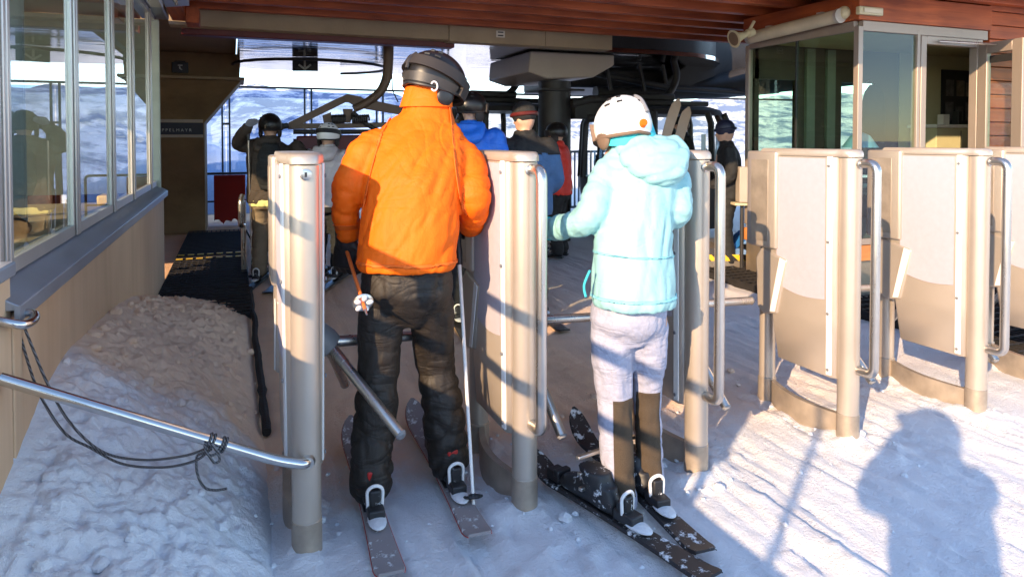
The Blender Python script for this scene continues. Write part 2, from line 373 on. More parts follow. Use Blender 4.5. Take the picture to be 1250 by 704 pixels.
def text_obj(name, body, size, m, parent, loc, rot, align='CENTER', depth=.001):
    cu = bpy.data.curves.new(name, 'FONT'); cu.body = body; cu.size = size; cu.align_x = align; cu.align_y = 'CENTER'; cu.extrude = depth
    t = bpy.data.objects.new(name + '_tmp', cu); COL.objects.link(t)
    dg = bpy.context.evaluated_depsgraph_get(); me = bpy.data.meshes.new_from_object(t.evaluated_get(dg))
    bpy.data.objects.remove(t)
    me.transform(Matrix.Translation(V(loc) - off(parent)) @ rot.to_4x4())
    return link_mesh(name, me, m, parent, False)
# ------------------------------------------------------------------ sun azimuth (travel direction) shared by lamp and sky
SUN_EL = R(20.5); SUN_DIR = V((.794 * math.cos(SUN_EL), .607 * math.cos(SUN_EL), -math.sin(SUN_EL)))
GATE_X = [.226, 1.053, 1.868, 2.754, 3.666, 4.56]; GATE_Y = 2.5
def tr_(a, b): p, q = at_z(*a), at_z(*b); return (p.x, p.y, q.x, q.y)
TRACKS = [tr_((478, 712), (428, 522)), tr_((586, 663), (503, 500)), tr_((872, 715), (650, 566)), tr_((862, 684), (700, 520)), tr_((700, 690), (560, 470)), tr_((1010, 690), (880, 560))]
def fbm(x, y, z=0, o=4):
    return noise.fractal(V((x, y, z)), 1.0, 2.0, o)

# ------------------------------------------------------------------ ground
def ground_z(x, y):
    r = math.hypot(x, y)
    h = 0
    if -2 < x < 9 and 0 < y < 12:
        h += .012 * fbm(x * 1.3, y * .55)
        g = abs(noise.noise(V((x * 9 + .6 * noise.noise(V((x * .6, y * .6, 3))), y * .9, 1.7))))
        g2 = abs(noise.noise(V((x * 24, y * 1.6, 5.1))))
        lane = min([abs(x - (a + b) / 2) for a, b in zip(GATE_X, GATE_X[1:])] + [9])
        gk = 1 - .75 * sstep(2.9, 3.6, y) * (1 - sstep(2.4, 3.6, x)); h -= gk * (.017 * (1 - min(1, g * 5)) + .008 * (1 - min(1, g2 * 3.5))); h += .010 * noise.noise(V((x * 6.5, y * .8, 8)))
        rough = sstep(.12, .36, lane) * sstep(0, .5, x + .1) if x < 5 else 1
        near = math.exp(-((y - 2.75) / .55) ** 2) * .7 + .12
        h += near * rough * max(0, fbm(x * 7, y * 5, 2, 5) + .1) * .045
        h += .007 * fbm(x * 19, y * 13, 4, 4) * (.4 + 1.2 * max(0, noise.noise(V((x * 2.2, y * 2.2, 6))) + .3))
        for (ax_, ay_, bx_, by_) in TRACKS:
            dx, dy = bx_ - ax_, by_ - ay_; L_ = math.hypot(dx, dy); t = ((x - ax_) * dx + (y - ay_) * dy) / L_; q = abs((x - ax_) * dy - (y - ay_) * dx) / L_
            if t < .1 and q < .16: h += (-.016 * (1 - sstep(.035, .055, q)) + .012 * math.exp(-((q - .085) / .03) ** 2) * (.6 + noise.noise(V((x * 14, y * 14, 3))))) * sstep(-2.5, -1.2, t)
        for gx in GATE_X:
            for gy in (GATE_Y, GATE_Y + .58):
                d2 = ((x - gx) ** 2 + (y - gy) ** 2) / .012
                if d2 < 9: h += .035 * math.exp(-d2) * (.7 + .6 * noise.noise(V((x * 20, y * 20, 0))))
    if y > 18: h -= (y - 18) * .22 * sstep(18, 26, y)
    if r > 60: h -= 0
    return h
def axis_pts(segs):
    out = []
    for a, b, st in segs:
        n = max(1, round((b - a) / st)); out += [a + (b - a) * i / n for i in range(n)]
    return out + [segs[-1][1]]
def grid_mesh(name, xs, ys, fz):
    me = bpy.data.meshes.new(name); nx = len(xs)
    me.from_pydata([(x, y, fz(x, y)) for y in ys for x in xs], [], [(j * nx + i, j * nx + i + 1, (j + 1) * nx + i + 1, (j + 1) * nx + i) for j in range(len(ys) - 1) for i in range(nx - 1)])
    me.update(); return me
xs = axis_pts([(-400, -40, 60), (-40, -4, 4), (-4, -.4, .2), (-.4, 3.9, .022), (3.9, 6.5, .06), (6.5, 14, .6), (14, 50, 4), (50, 400, 50)])
ys = axis_pts([(-300, -30, 45), (-30, -2, 4), (-2, 1.2, .2), (1.2, 4.6, .022), (4.6, 9, .07), (9, 26, .6), (26, 60, 3), (60, 420, 40)])
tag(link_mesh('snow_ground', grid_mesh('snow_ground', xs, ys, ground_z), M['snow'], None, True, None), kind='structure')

def pile_z(x, y):
    t = (x + .67) / .82
    base = interp([(1.0, .12), (1.8, .25), (2.4, .42), (2.9, .57), (3.3, .60), (3.9, .56), (4.6, .50), (5.2, .42), (5.8, .30), (6.4, .14), (7.0, .0)], y)
    h = base * max(0, 1 - t) ** 1.05 + .10 * math.sin(math.pi * min(1, max(0, t))) * base
    amp = sstep(0, .15, t) * sstep(0, .22, 1 - t) * (.35 + .65 * sstep(0, .3, base))
    p = V((x, y, h))
    l1 = noise.voronoi(p * 6.5 + V((noise.noise(p * 5), noise.noise(p * 5 + V((3, 3, 3))), 0)) * .7)[0][0]
    l2 = noise.voronoi(p * 15)[0][0]
    l3 = noise.voronoi(p * 34 + V((noise.noise(p * 12), noise.noise(p * 12 + V((7, 0, 0))), 0)))[0][0]
    h += amp * (.012 * (.5 - l1) + .006 * (.45 - l2) + .006 * (.45 - l3) + .05 * fbm(x * 2.5, y * 2.5, 1) + .020 * fbm(x * 26, y * 26, 7, 5))
    h += .03 * amp * max(0, noise.noise(V((x * 11, y * 11, 9)))) - .04 * sstep(.9, 1.0, t)
    return h
pxs = axis_pts([(-.68, .17, .009)]); pys = axis_pts([(.9, 2.2, .03), (2.2, 4.2, .009), (4.2, 7.1, .018)])
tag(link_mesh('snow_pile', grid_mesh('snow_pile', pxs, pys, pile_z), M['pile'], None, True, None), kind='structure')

# loose clods thrown up by the skis
def clods():
    mb = MB(); rnd = random.Random(4)
    def one(x, y, z, r):
        ph = rnd.random() * 9; n0 = len(mb.v)
        q = [V((rnd.uniform(.7, 1.2), 0, 0)), V((0, rnd.uniform(.7, 1.2), 0)), V((0, 0, rnd.uniform(.5, .9)))]
        mb.ell((x, y, z), q[0] * r, q[1] * r, q[2] * r, 8, 6)
        for i in range(n0, len(mb.v)):
            d = mb.v[i] - V((x, y, z)); mb.v[i] = V((x, y, z)) + d * (1 + .45 * noise.noise(d * (1.3 / r) + V((ph, 0, 0))))
    for gx in GATE_X[:5]:
        for k in range(26):
            y = rnd.gauss(2.75, .35); x = gx + rnd.gauss(0, .09); r = rnd.choice([.006, .008, .011, .016, .024]); one(x, y, ground_z(x, y) + r * .3, r)
    for k in range(60):
        x = rnd.uniform(.2, 3.8); y = rnd.uniform(1.5, 3.4); r = rnd.choice([.004, .005, .007, .01]); one(x, y, ground_z(x, y) + r * .3, r)
    for k in range(70):
        x = rnd.uniform(-.6, .12); y = rnd.uniform(1.8, 5.2); r = rnd.choice([.008, .012, .018, .028]); one(x, y, pile_z(x, y) + r * .2, r)
    for k in range(14):
        x = rnd.uniform(-.62, -.5); y = rnd.uniform(3, 5.6); r = rnd.uniform(.02, .045); one(x, y, pile_z(x, y) + r * .3, r)
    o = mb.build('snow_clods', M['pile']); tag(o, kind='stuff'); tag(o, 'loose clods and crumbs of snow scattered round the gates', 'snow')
clods()

def bank_z(x, y):
    t = (y - 14.6) / 6.0
    return -.1 + 1.45 * math.sin(math.pi * min(1, max(0, t)) ** .8) * sstep(-11, -7, x) * (1 - sstep(-1.0, 2.5, x) * .75) + .10 * fbm(x * .9, y * .9) + .05 * fbm(x * 3, y * 3, 4)
tag(link_mesh('snow_bank', grid_mesh('snow_bank', axis_pts([(-11, 5, .2)]), axis_pts([(14.6, 20.6, .15)]), bank_z), M['bank'], None, True, None), kind='structure')

def mountains():
    rs = axis_pts([(250, 1200, 40), (1200, 3300, 30), (3300, 4200, 120)]); angs = [R(-75 + i * .45) for i in range(int(150 / .45) + 1)]
    vs = []; fs = []; n = len(angs)
    for r in rs:
        for a in angs:
            d = FH * math.cos(a) + RT * math.sin(a); x, y = d.x * r, d.y * r
            t = sstep(500, 2700, r)
            left = 1 + .22 * sstep(R(-12), R(-26), a) if a < R(-12) else 1 - .12 * sstep(R(-6), R(14), a)
            rid = 1 - abs(noise.noise(V((x / 900, y / 900, 2.0)))) * 1.6
            rid2 = 1 - abs(noise.noise(V((x / 260, y / 260, 6.0)))) * 1.8
            z = -95 + 172 * t * left + t * (62 * rid + 34 * rid2 + 12 * fbm(x / 80, y / 80)) - 400 * sstep(2900, 4200, r)
            vs.append((x, y, z))
    for j in range(len(rs) - 1):
        for i in range(n - 1): fs.append((j * n + i, j * n + i + 1, (j + 1) * n + i + 1, (j + 1) * n + i))
    me = bpy.data.meshes.new('mountain_range'); me.from_pydata(vs, [], fs); me.update()
    o = link_mesh('mountain_range', me, M['mountain'], None, True, None); tag(o, kind='structure')
    for p in me.polygons:
        pass
mountains()

# ------------------------------------------------------------------ glazed building on the left
WX = -.64
gb = thing('glazed_building', (WX, 2.55, 0), 'long glazed lift building with tan panel wall under its aluminium windows', 'building')
MB().box(WX - .2, WX, 2.57, 7.6, -.2, .93).build('base_wall', M['tanwall'], gb, .004)
sl = MB().prism([(WX + .035, 2.50, .895), (WX + .035, 2.50, .945), (WX - .06, 2.50, 1.0), (WX - .2, 2.50, 1.0), (WX - .2, 2.50, .932), (WX + .02, 2.50, .932), (WX + .02, 2.50, .895)], (0, 5.13, 0)).build('window_sill', M['sill'], gb, .003)
MB().box(WX + .021, WX + .0355, 2.496, 2.4995, .895, .946).build('end_cap', M['sill'], sl)
MUL = [2.72, 3.82, 4.92, 5.86, 7.05]
for i, y in enumerate(MUL):
    mb = MB()
    mb.box(WX - .085, WX - .052, y - .045, y + .045, 1.0, 2.62)
    if i == 0: mb.box(WX - .085, WX - .045, y - .09, y - .052, 1.0, 2.62)
    mb.box(WX - .0515, WX - .040, y - .038, y - .006, 1.0, 2.62).box(WX - .0515, WX - .040, y + .006, y + .038, 1.0, 2.62)
    mb.build('mullion', M['alu'], gb, .005)
for a, b in zip(MUL, MUL[1:] + [7.55]):
    w = MB().box(WX - .070, WX - .062, a + .05, b - .055, 1.05, 2.58).build('window_pane', M['winglass'], gb)
    MB().box(WX - .09, WX - .05, a + .052, b - .052, 1.0, 1.05).build('sill_frame', M['alu'], w); MB().box(WX - .09, WX - .05, a + .052, b - .052, 2.58, 2.62).build('head_frame', M['alu'], w)
MB().box(WX - 2.3, WX - .13, 2.595, 2.605, 1.0, 2.6).build('end_pane', M['winglass'], gb)
MB().box(WX - 2.3, WX - .205, 2.56, 2.62, -.2, .99).build('end_wall', M['tanwall'], gb)
MB().box(WX - 2.35, WX - 2.25, 2.65, 7.5, -.2, .9).build('rear_wall', M['tanwall'], gb)
mb = MB()
for y in (2.7, 3.9, 5.1, 6.3, 7.45): mb.box(WX - 2.33, WX - 2.27, y - .03, y + .03, .9, 2.6)
mb.build('rear_mullions', M['alu'], gb)
MB().box(WX - 2.3, WX - .02, 7.52, 7.6, .935, 2.6).build('far_wall', mat('pale_green_wall', (.56, .60, .50), .9), gb)
MB().box(WX - 2.2, WX - .21, 2.63, 7.5, .2, .26).build('floor_slab', M['conc_l'], gb)
MB().box(WX - 2.45, WX + .06, 2.45, 7.7, 2.63, 2.78).build('roof_slab', M['sill'], gb, .01)
MB().box(WX + .0, WX + .10, 2.45, 6.6, 2.56, 2.66).build('roof_edge_profile', M['alu'], gb, .01)
cu = MB()
for (y0, y1, xx) in ((3.15, 3.75, -1.15), (4.35, 4.85, -1.15), (6.5, 7.4, -2.0)):
    n = 40; pts = []
    for i in range(n + 1):
        y = y0 + (y1 - y0) * i / n; pts.append((xx + .05 * math.sin(i * 1.25) + .02 * math.sin(i * .5), y))
    b0 = len(cu.v)
    for (x, y) in pts: cu.v += [V((x, y, .9)), V((x, y, 2.6)), V((x - .01, y, 2.6)), V((x - .01, y, .9))]
    for i in range(n):
        a = b0 + i * 4; b = a + 4
        for k in range(4): cu.f.append((a + k, b + k, b + (k + 1) % 4, a + (k + 1) % 4))
cu.build('curtain', M['curtain'], gb)
dk = thing('desk', (-1.3, 4, .26), 'long desk standing behind the left windows', 'desk')
MB().box(-1.75, -.80, 2.75, 6.2, .92, .96).build('desk_top', mat('desk_wood', (.36, .30, .20), .5), dk, .004)
for (x, y) in ((-1.7, 2.8), (-1.03, 2.8), (-1.7, 6.12), (-1.03, 6.12)): MB().box(x - .03, x + .03, y - .03, y + .03, .26, .92).build('leg', M['alu'], dk)
def crumple(name, c, sx, sy, sz, m, seed):
    mb = MB().ell(c, (sx, 0, 0), (0, sy, 0), (0, 0, sz), 24, 16)
    for i, v in enumerate(mb.v):
        d = v - V(c); q = noise.noise(d * 9 + V((seed, 0, 0))); mb.v[i] = V(c) + d * (1 + .5 * q)
        mb.v[i].z = max(mb.v[i].z, c[2] - sz * .5)
    return mb.build(name, m, None)
tag(crumple('paper_bag', (-1.15, 3.05, 1.04), .12, .13, .16, M['paper'], 2), 'crumpled pale paper bag on the desk behind the nearest window', 'bag')
t = MB().prism([(-1.25, 3.25, .965), (-1.0, 3.25, .965), (-.98, 3.25, 1.12), (-1.27, 3.25, 1.12)], (0, .35, .06)).build('cardboard_box', mat('pale_card', (.62, .55, .38), .8), None, .006); tag(t, 'open pale cardboard box on the desk behind the nearest window', 'box')
t = MB().tube([(-1.05, 3.05, .962), (-1.05, 3.05, .985), (-1.05, 3.05, .99)], [.05, .10, .105], 24).build('dish', M['white'], None, .002); tag(t, 'shallow white dish on the desk edge behind the nearest window', 'dish')
t = crumple('work_jacket', (-1.2, 4.2, 1.0), .18, .25, .09, M['black'], 5); tag(t, 'dark heap of clothing on the desk behind the second window', 'clothing')
t = MB().box(-.95, -.83, 5.95, 6.15, .963, 1.03).build('tool_box', M['yellow'], None, .012); tag(t, 'yellow tool box on the desk behind the third window', 'tool box')

# parapet that carries the building's base wall back past the camera, with its hand rails
pw = thing('parapet_wall', (WX, 0, 0), 'low tan parapet wall with two steel rails on top, left of the queue', 'wall')
MB().box(WX - .2, WX - .002, -4.0, 2.555, -.2, 1.04).build('wall_body', M['tanwall'], pw, .004)
MB().box(WX - .23, WX + .03, -4.0, 2.49, 1.042, 1.085).build('coping', M['sill'], pw, .006)
for z in (1.30, 1.57): MB().tube([(WX - .05, .45, z), (WX - .05, 2.50, z)], .026).build('rail', M['steel'], pw)
for y in (.48, 1.5, 2.48): MB().tube([(WX - .05, y, 1.085), (WX - .05, y, 1.57)], .02).build('rail_post', M['steel'], pw)
mp = thing('marker_pole', (-1.86, -.86, 0), 'thin piste marker pole standing behind the queue', 'pole')
MB().tube([(-1.86, -.86, -.1), (-1.86, -.86, 2.25)], .018).build('pole_shaft', M['orangepole'], mp)
MB().tube([(-1.86, -.86, 2.25), (-1.86, -.86, 2.28)], [.02, .012]).build('pole_cap', M['black'], mp)

# ------------------------------------------------------------------ timber roof
rf = thing('timber_roof', (5, 5, 2.75), 'red-brown timber roof with parallel joists over the gates', 'roof')
MB().box(-.55, 12.5, 3.55, 8.40, 2.93, 3.02).build('deck', M['wood'], rf)
MB().box(-.62, 12.5, 3.45, 8.47, 3.03, 3.12).build('roof_covering', M['dark'], rf)
hw = thing('added_shade_wall', (-2.9, 10.5, 0), 'dark timber wall added unseen behind the left building, shading the column', 'wall')  # unseen wall added to keep low sun off the column and back area
MB().box(-2.95, -2.85, 7.75, 14.0, -.2, 4.4).build('wall_boards', M['woody'], hw)
for y in (7.8, 9.8, 11.8, 13.9): MB().box(-2.845, -2.75, y - .06, y + .06, -.2, 4.4).build('wall_post', M['woody'], hw)
rnd = random.Random(3)
for k in range(10):
    y = 3.62 + k * .44
    MB().box(-.5, 12.4, y - .05, y + .05, 2.74 + rnd.uniform(-.004, .004), 2.928).build('joist', M['wood'], rf, .006)
MB().box(-.56, -.42, 3.6, 7.80, 2.64, 2.925).build('end_beam', M['woody'], rf, .006)
MB().box(-.42, -.3, 7.45, 7.80, 2.58, 2.737).build('beam_end', M['woody'], rf, .006)
brk = thing('roof_bracket', (-.55, 6.4, 2.6), 'folded grey metal bracket joining the left building to the timber roof', 'bracket')
MB().prism([(-.54, 6.3, 2.60), (-.36, 6.5, 2.66), (-.36, 6.5, 2.735), (-.54, 6.3, 2.735)], (0, .5, 0)).build('bracket_plate', M['sill'], brk, .004)
for y in (6.45, 6.6): MB().tube([(-.44, y, 2.59), (-.44, y, 2.64)], .012).build('bolt', M['steel'], brk)

# concrete beam and dark red steel beam behind the roof
cb = thing('concrete_beam', (2, 7.95, 2.62), 'long stained beige concrete beam under the far edge of the timber roof', 'beam')
MB().box(-.6, 2.36, 7.90, 8.10, 2.615, 2.86).box(2.364, 3.6, 7.89, 8.10, 2.60, 2.86).box(3.604, 4.55, 7.89, 8.10, 2.60, 2.86).build('beam_segments', M['conc_l'], cb, .006)
st = MB().box(2.95, 3.06, 7.884, 7.889, 2.675, 2.755).build('sticker', M['paper'], cb)
MB().box(2.97, 3.04, 7.881, 7.8835, 2.73, 2.744).box(2.97, 3.04, 7.881, 7.8835, 2.69, 2.704).build('print', M['black'], st)
t = MB().box(-.5, 2.5, 8.12, 8.3, 2.555, 2.655).build('red_steel_beam', M['beam_red'], None, .01); tag(t, 'dark red steel beam running under the concrete beam', 'beam')

# ------------------------------------------------------------------ concrete column with corbel
cc = thing('concrete_column', (-1.2, 12, 0), 'stained brown concrete column flaring into a corbel behind the left building', 'column')
CYc = 11.7
MB().prism([(-2.2, CYc, -.2), (-.41, CYc, -.2), (-.41, CYc, 1.70), (.12, CYc, 2.36), (-2.2, CYc, 2.36)], (0, 1.0, 0)).build('shaft', M['conc'], cc, .012)
MB().box(-2.2, .17, CYc - .08, CYc + 1.0, 2.365, 2.41).build('ledge', M['conc_l'], cc, .006)
MB().prism([(-2.2, CYc + .1, 2.415), (.10, CYc + .1, 2.415), (.12, CYc + .1, 2.783), (-2.2, CYc + .1, 2.783)], (0, .85, 0)).build('corbel_head', M['conc'], cc, .01)
MB().box(-2.2, .05, 8.32, CYc + 1.0, 2.786, 2.95).build('ceiling_slab', M['conc'], cc, .01)
MB().prism([(-2.2, 8.4, 2.2), (-1.5, 8.4, 2.55), (-1.2, 8.4, 2.78), (-2.2, 8.4, 2.78)], (0, CYc - 8.4, 0)).build('haunch', M['conc'], cc, .01)
bn = thing('banner', (-1.1, CYc - .01, 1.6), 'narrow dark banner with pale lettering across the concrete column', 'banner')
MB().box(-2.1, -.43, CYc - .016, CYc - .002, 1.52, 1.70).build('banner_cloth', M['navy'], bn)
MB().box(-2.1, -.43, CYc - .02, CYc - .002, 1.702, 1.75).box(-2.1, -.43, CYc - .02, CYc - .002, 1.475, 1.518).build('batten', M['beige'], bn)
RX = Matrix.Rotation(R(90), 3, 'X')
text_obj('lettering', 'D O P P E L M A Y R', .062, M['signwhite'], bn, (-.86, CYc - .0175, 1.585), RX)
eb = MB().tube([(-1.26 + .05 * math.cos(R(a)), CYc - .018, 1.61 + .05 * math.sin(R(a))) for a in range(40, 321, 20)], .009, 8).build('emblem', M['signwhite'], bn)
npn = thing('number_plate', (-.75, CYc, 2.55), 'small black plate with a pale bent stroke above the column ledge', 'sign')
MB().box(-.86, -.63, CYc + .07, CYc + .095, 2.46, 2.62).build('plate', M['signblack'], npn, .006)
MB().box(-.775, -.71, CYc + .062, CYc + .069, 2.565, 2.583).prism([(-.76, CYc + .069, 2.56), (-.742, CYc + .069, 2.56), (-.735, CYc + .069, 2.53), (-.712, CYc + .069, 2.51), (-.725, CYc + .069, 2.50), (-.758, CYc + .069, 2.525)], (0, -.006, 0)).build('mark', M['signwhite'], npn)
MB().box(-.82, -.67, CYc + .04, CYc + .095, 2.625, 2.64).build('hood', M['dark'], npn)

# ------------------------------------------------------------------ lift terminal (polished soffit, housing, machinery)
lt = thing('lift_terminal', (4, 10, 2.65), 'cable car terminal with polished soffit hanging over the loading area', 'lift terminal')
ZC = 2.66
outl = [(.06, 8.5), (.06, 12.7), (.5, 12.9), (5.6, 12.9)] + [(5.9 + 1.9 * math.cos(R(a)) * 1.0, 10.7 + 2.2 * math.sin(R(a))) for a in range(75, -76, -15)] + [(5.6, 8.5)]
MB().prism([(x, y, ZC) for x, y in outl], (0, 0, .06)).build('soffit', M['mirror'], lt)
MB().prism([(3.0 + (x - 3.0) * .985, 10.7 + (y - 10.7) * .985, ZC + .062) for x, y in outl], (0, 0, .7)).build('terminal_hood', M['dark'], lt)
el = [(1.15 + 1.15 * math.cos(R(a)), 11.3 + 1.1 * math.sin(R(a)), ZC - .085) for a in range(0, 360, 15)]
MB().tube([V(p) for p in el[12:] + el[:5]], .022, 8).build('guide_rim', M['dark'], lt)
hz = lambda px, py, Y: at_y(px, py, Y)
Yh = 8.9
hp = [(3.75, 2.645), (5.05, 2.645), (5.05, 2.50), (4.72, 2.32), (4.0, 2.28), (3.72, 2.36)]
MB().prism([(x, 8.7, z) for x, z in hp], (0, 1.6, 0)).build('drive_housing', M['beige'], lt, .02)
MB().box(5.1, 9.5, 10.2, 12.2, 2.30, 2.64).build('track_box', M['dark'], lt, .05)
mb = MB()
mb.tube([(5.4, 9.9, 2.2), (6.6, 9.9, 2.22), (7.6, 9.8, 2.34), (8.6, 9.3, 2.52), (9.6, 8.6, 2.64)], [.10, .12, .2, .28, .3], 14)
mb.tube([(4.9, 9.5, 2.5), (6.5, 9.5, 2.28), (8, 9.5, 2.24)], .05)
mb.build('guide_rail', M['dark'], lt)
for (x, y) in ((5.3, 9.4), (5.9, 9.4), (6.4, 9.5)): MB().tube([(x, y, 2.64), (x + .1, y, 2.2)], .03).build('hanger_rod', M['dark'], lt)
# central pillar
pl = thing('steel_pillar', (4.26, 9.1, 0), 'thick dark pillar carrying the terminal between the two cable cars', 'pillar')
MB().tube([(4.3, 9.1, -.1), (4.3, 9.1, 2.275)], .235, 28).build('pillar_shaft', M['dark'], pl)
MB().box(3.97, 4.63, 8.8, 9.4, 2.13, 2.16).build('flange', M['dark'], pl, .005)
MB().tube([(4.45, 8.86, 1.95), (4.75, 8.86, 2.02), (5.5, 8.86, 2.03), (5.65, 8.86, 1.95), (5.65, 8.86, 1.78), (4.7, 8.86, 1.75)], .06).box(4.5, 5.66, 8.84, 9.1, 1.74, 2.04).build('drive_arm', M['dark'], pl, .03)
# arrow sign
p = at(357, 70, 10.3); q = at(388, 87, 10.3)
asg = thing('direction_sign', ((p.x + q.x) / 2, (p.y + q.y) / 2, q.z), 'black hanging sign with a pale arrow pointing down', 'sign')
c = (p + q) / 2; w = (q - p).dot(RT) / 2; h = (p.z - q.z) / 2
MB().obox(c, RT * w, FH * .012, UPZ * h).build('sign_box', M['signblack'], asg, .004)
def scr(dx, dz): return c + RT * dx - FH * .018 + UPZ * dz
mb = MB(); mb.obox(scr(0, .015), RT * .014, FH * .003, UPZ * .06)
for sgn in (-1, 1):
    d = (RT * sgn * .085 + UPZ * .06); d.normalize(); n = d.cross(FH)
    mb.obox(scr(sgn * .045, -.042), d * .056, FH * .0032, n * .014)
mb.build('arrow', M['signwhite'], asg)
for s_ in (-.12, .12): MB().tube([c + RT * s_ + UPZ * h, V((c.x, c.y, 2.66)) + RT * s_], .008, 8).build('hanger', M['dark'], asg)

# windbreak glass fence at the back
wf = thing('windbreak_fence', (1, 13.3, 0), 'tall tinted glass windbreak fence behind the chairlift', 'fence')
ft = 2.36; px_ = [-2.0, -.12, 1.28, 2.6, 3.9]
for x in px_:
    MB().box(x - .075, x - .045, 13.27, 13.33, 0, ft).box(x + .045, x + .075, 13.27, 13.33, 0, ft).box(x - .05, x + .05, 13.29, 13.31, .6, .64).box(x - .05, x + .05, 13.29, 13.31, 1.7, 1.74).build('post', M['fencegrey'], wf)
for a, b in zip(px_, px_[1:]): MB().box(a + .01, b - .01, 13.296, 13.304, .12, ft - .04).build('pane', M['screenglass'], wf)
MB().box(-2.05, 3.95, 13.26, 13.34, ft, ft + .035).build('top_rail', M['fencegrey'], wf)
# slatted safety fence on the right
sf = thing('slatted_fence', (6, 12.4, 0), 'low blue-grey slatted safety fence right of the pillar', 'fence')
mb = MB()
for i in range(60): x = 4.4 + i * .09; mb.box(x, x + .03, 12.39, 12.41, .1, 1.2)
mb.build('slat_panel', M['fencegrey'], sf)
for z in (.1, 1.2): MB().box(4.3, 10, 12.37, 12.43, z - .02, z + .025).build('rail', M['fencegrey'], sf)
for x in (4.3, 5.6, 6.9, 8.2, 9.5): MB().tube([(x, 12.45, -.1), (x, 12.45, 1.85 if x == 5.6 else 1.25)], .025).build('post', M['fencegrey'], sf)
t = MB().tube([(4.2, 12.9, 2.34), (13, 12.6, 2.36)], .022).build('haul_rope', M['dark']); tag(t, 'dark haul rope running level across the sky behind the pillar', 'rope')
# red pad on the fence left
p = at_y(261, 214, 12.6); q = at_y(300, 268, 12.6)
rp = MB()
N = 24
for i in range(N + 1):
    x = lerp(p.x, q.x, i / N); zb = q.z + .07 * noise.noise(V((i * .23, 0, 0))) + .04 * noise.noise(V((i * .8, 3, 0)))
    for y in (12.52, 12.68): rp.v += [V((x, y, zb)), V((x, y, p.z))]
for i in range(N):
    a = i * 4; b = a + 4
    rp.f += [(a, b, b + 1, a + 1), (a + 2, a + 3, b + 3, b + 2), (a + 1, b + 1, b + 3, a + 3), (a, a + 2, b + 2, b)]
rp.f += [(0, 1, 3, 2), (N * 4, N * 4 + 2, N * 4 + 3, N * 4 + 1)]
tag(rp.build('crash_mat', M['padred'], None, .01), 'dark red crash mat hung before the snow bank', 'crash mat')
fr = thing('mat_frame', (p.x, 12.75, 0), 'dark tubular frame holding the red crash mat', 'frame')
MB().tube(fillet([(p.x - .15, 12.75, -.05), (p.x - .15, 12.75, p.z + .02), (q.x + .6, 12.75, p.z + .02), (q.x + .6, 12.75, -.05)], .06), .02).build('frame_tube', M['dark'], fr)
MB().tube([(p.x - .15, 12.75, .4), (q.x + .6, 12.75, .4)], .014).build('frame_bar', M['dark'], fr)

# rubber grating mats
def grating(name, x0, x1, y0, y1, label, z=.02):
    o = thing(name, ((x0 + x1) / 2, (y0 + y1) / 2, 0), label, 'mat')
    MB().box(x0, x1, y0, y1, z - .06, z + .004).build('mat_base', M['mat_black'], o)
    mb = MB(); n = int((x1 - x0) / .06)
    for i in range(n + 1): x = x0 + (x1 - x0) * i / n; mb.box(x - .006, x + .006, y0, y1, z + .005, z + .022)
    n = int((y1 - y0) / .12)
    for i in range(n + 1): y = y0 + (y1 - y0) * i / n; mb.box(x0, x1, y - .008, y + .008, z + .0225, z + .03)
    mb.build('ribs', M['mat_black'], o); return o
g = grating('rubber_grating', -.63, .12, 6.0, 11.4, 'black ribbed rubber grating between the left building and the skiers', .05)
for y in (8.7, 9.0):
    for i in range(7): MB().box(-.62 + i * .105, -.62 + i * .105 + .07, y, y + .07, .084, .087).build('yellow_mark', M['yellow'], g)
grating('rubber_grating', 4.62, 5.08, 4.65, 7.4, 'black ribbed rubber grating along the left side of the control cabin', .035)
grating('rubber_grating', 4.72, 9.0, 2.95, 4.52, 'black ribbed rubber grating in front of the control cabin door', .045)
t = MB(); pts = [(.135 + .02 * noise.noise(V((y * 2, 0, 0))), y, .03 + .012 * noise.noise(V((y * 5, 1, 0)))) for y in [3.55 + i * .1 for i in range(36)]]
t.tube(pts, [.022 + .01 * noise.noise(V((i * .9, 4, 0))) for i in range(36)], 8)
tag(t.build('dark_edging', M['mat_black']), 'dark frayed rubber edging between the snow pile and the skiers\' lane', 'edging')  # uneven dark strip drawn along the foot of the pile
po = at_z(298, 338, 0)
lp = thing('lane_post', po, 'short silver lane post with hooked top beside the man in the dark brown jacket', 'post')
MB().tube([po - UPZ * .1, po + UPZ * .80], .028).build('post_tube', M['steel'], lp)
MB().tube(fillet([po + UPZ * .55 + RT * .0, po + UPZ * .55 - RT * .0 - FH * .07, po + UPZ * .80 - FH * .07, po + UPZ * .86 - FH * .02], .03), .03, 10).build('post_hook', M['steel'], lp)
MB().tube(bez([po + UPZ * .5 + RT * .02, po + UPZ * .36 + RT * .10, po + UPZ * .2 + RT * .2, po + UPZ * .10 + RT * .30, po + UPZ * .04 + RT * .42]), .009, 8).build('tether', M['black'], lp)

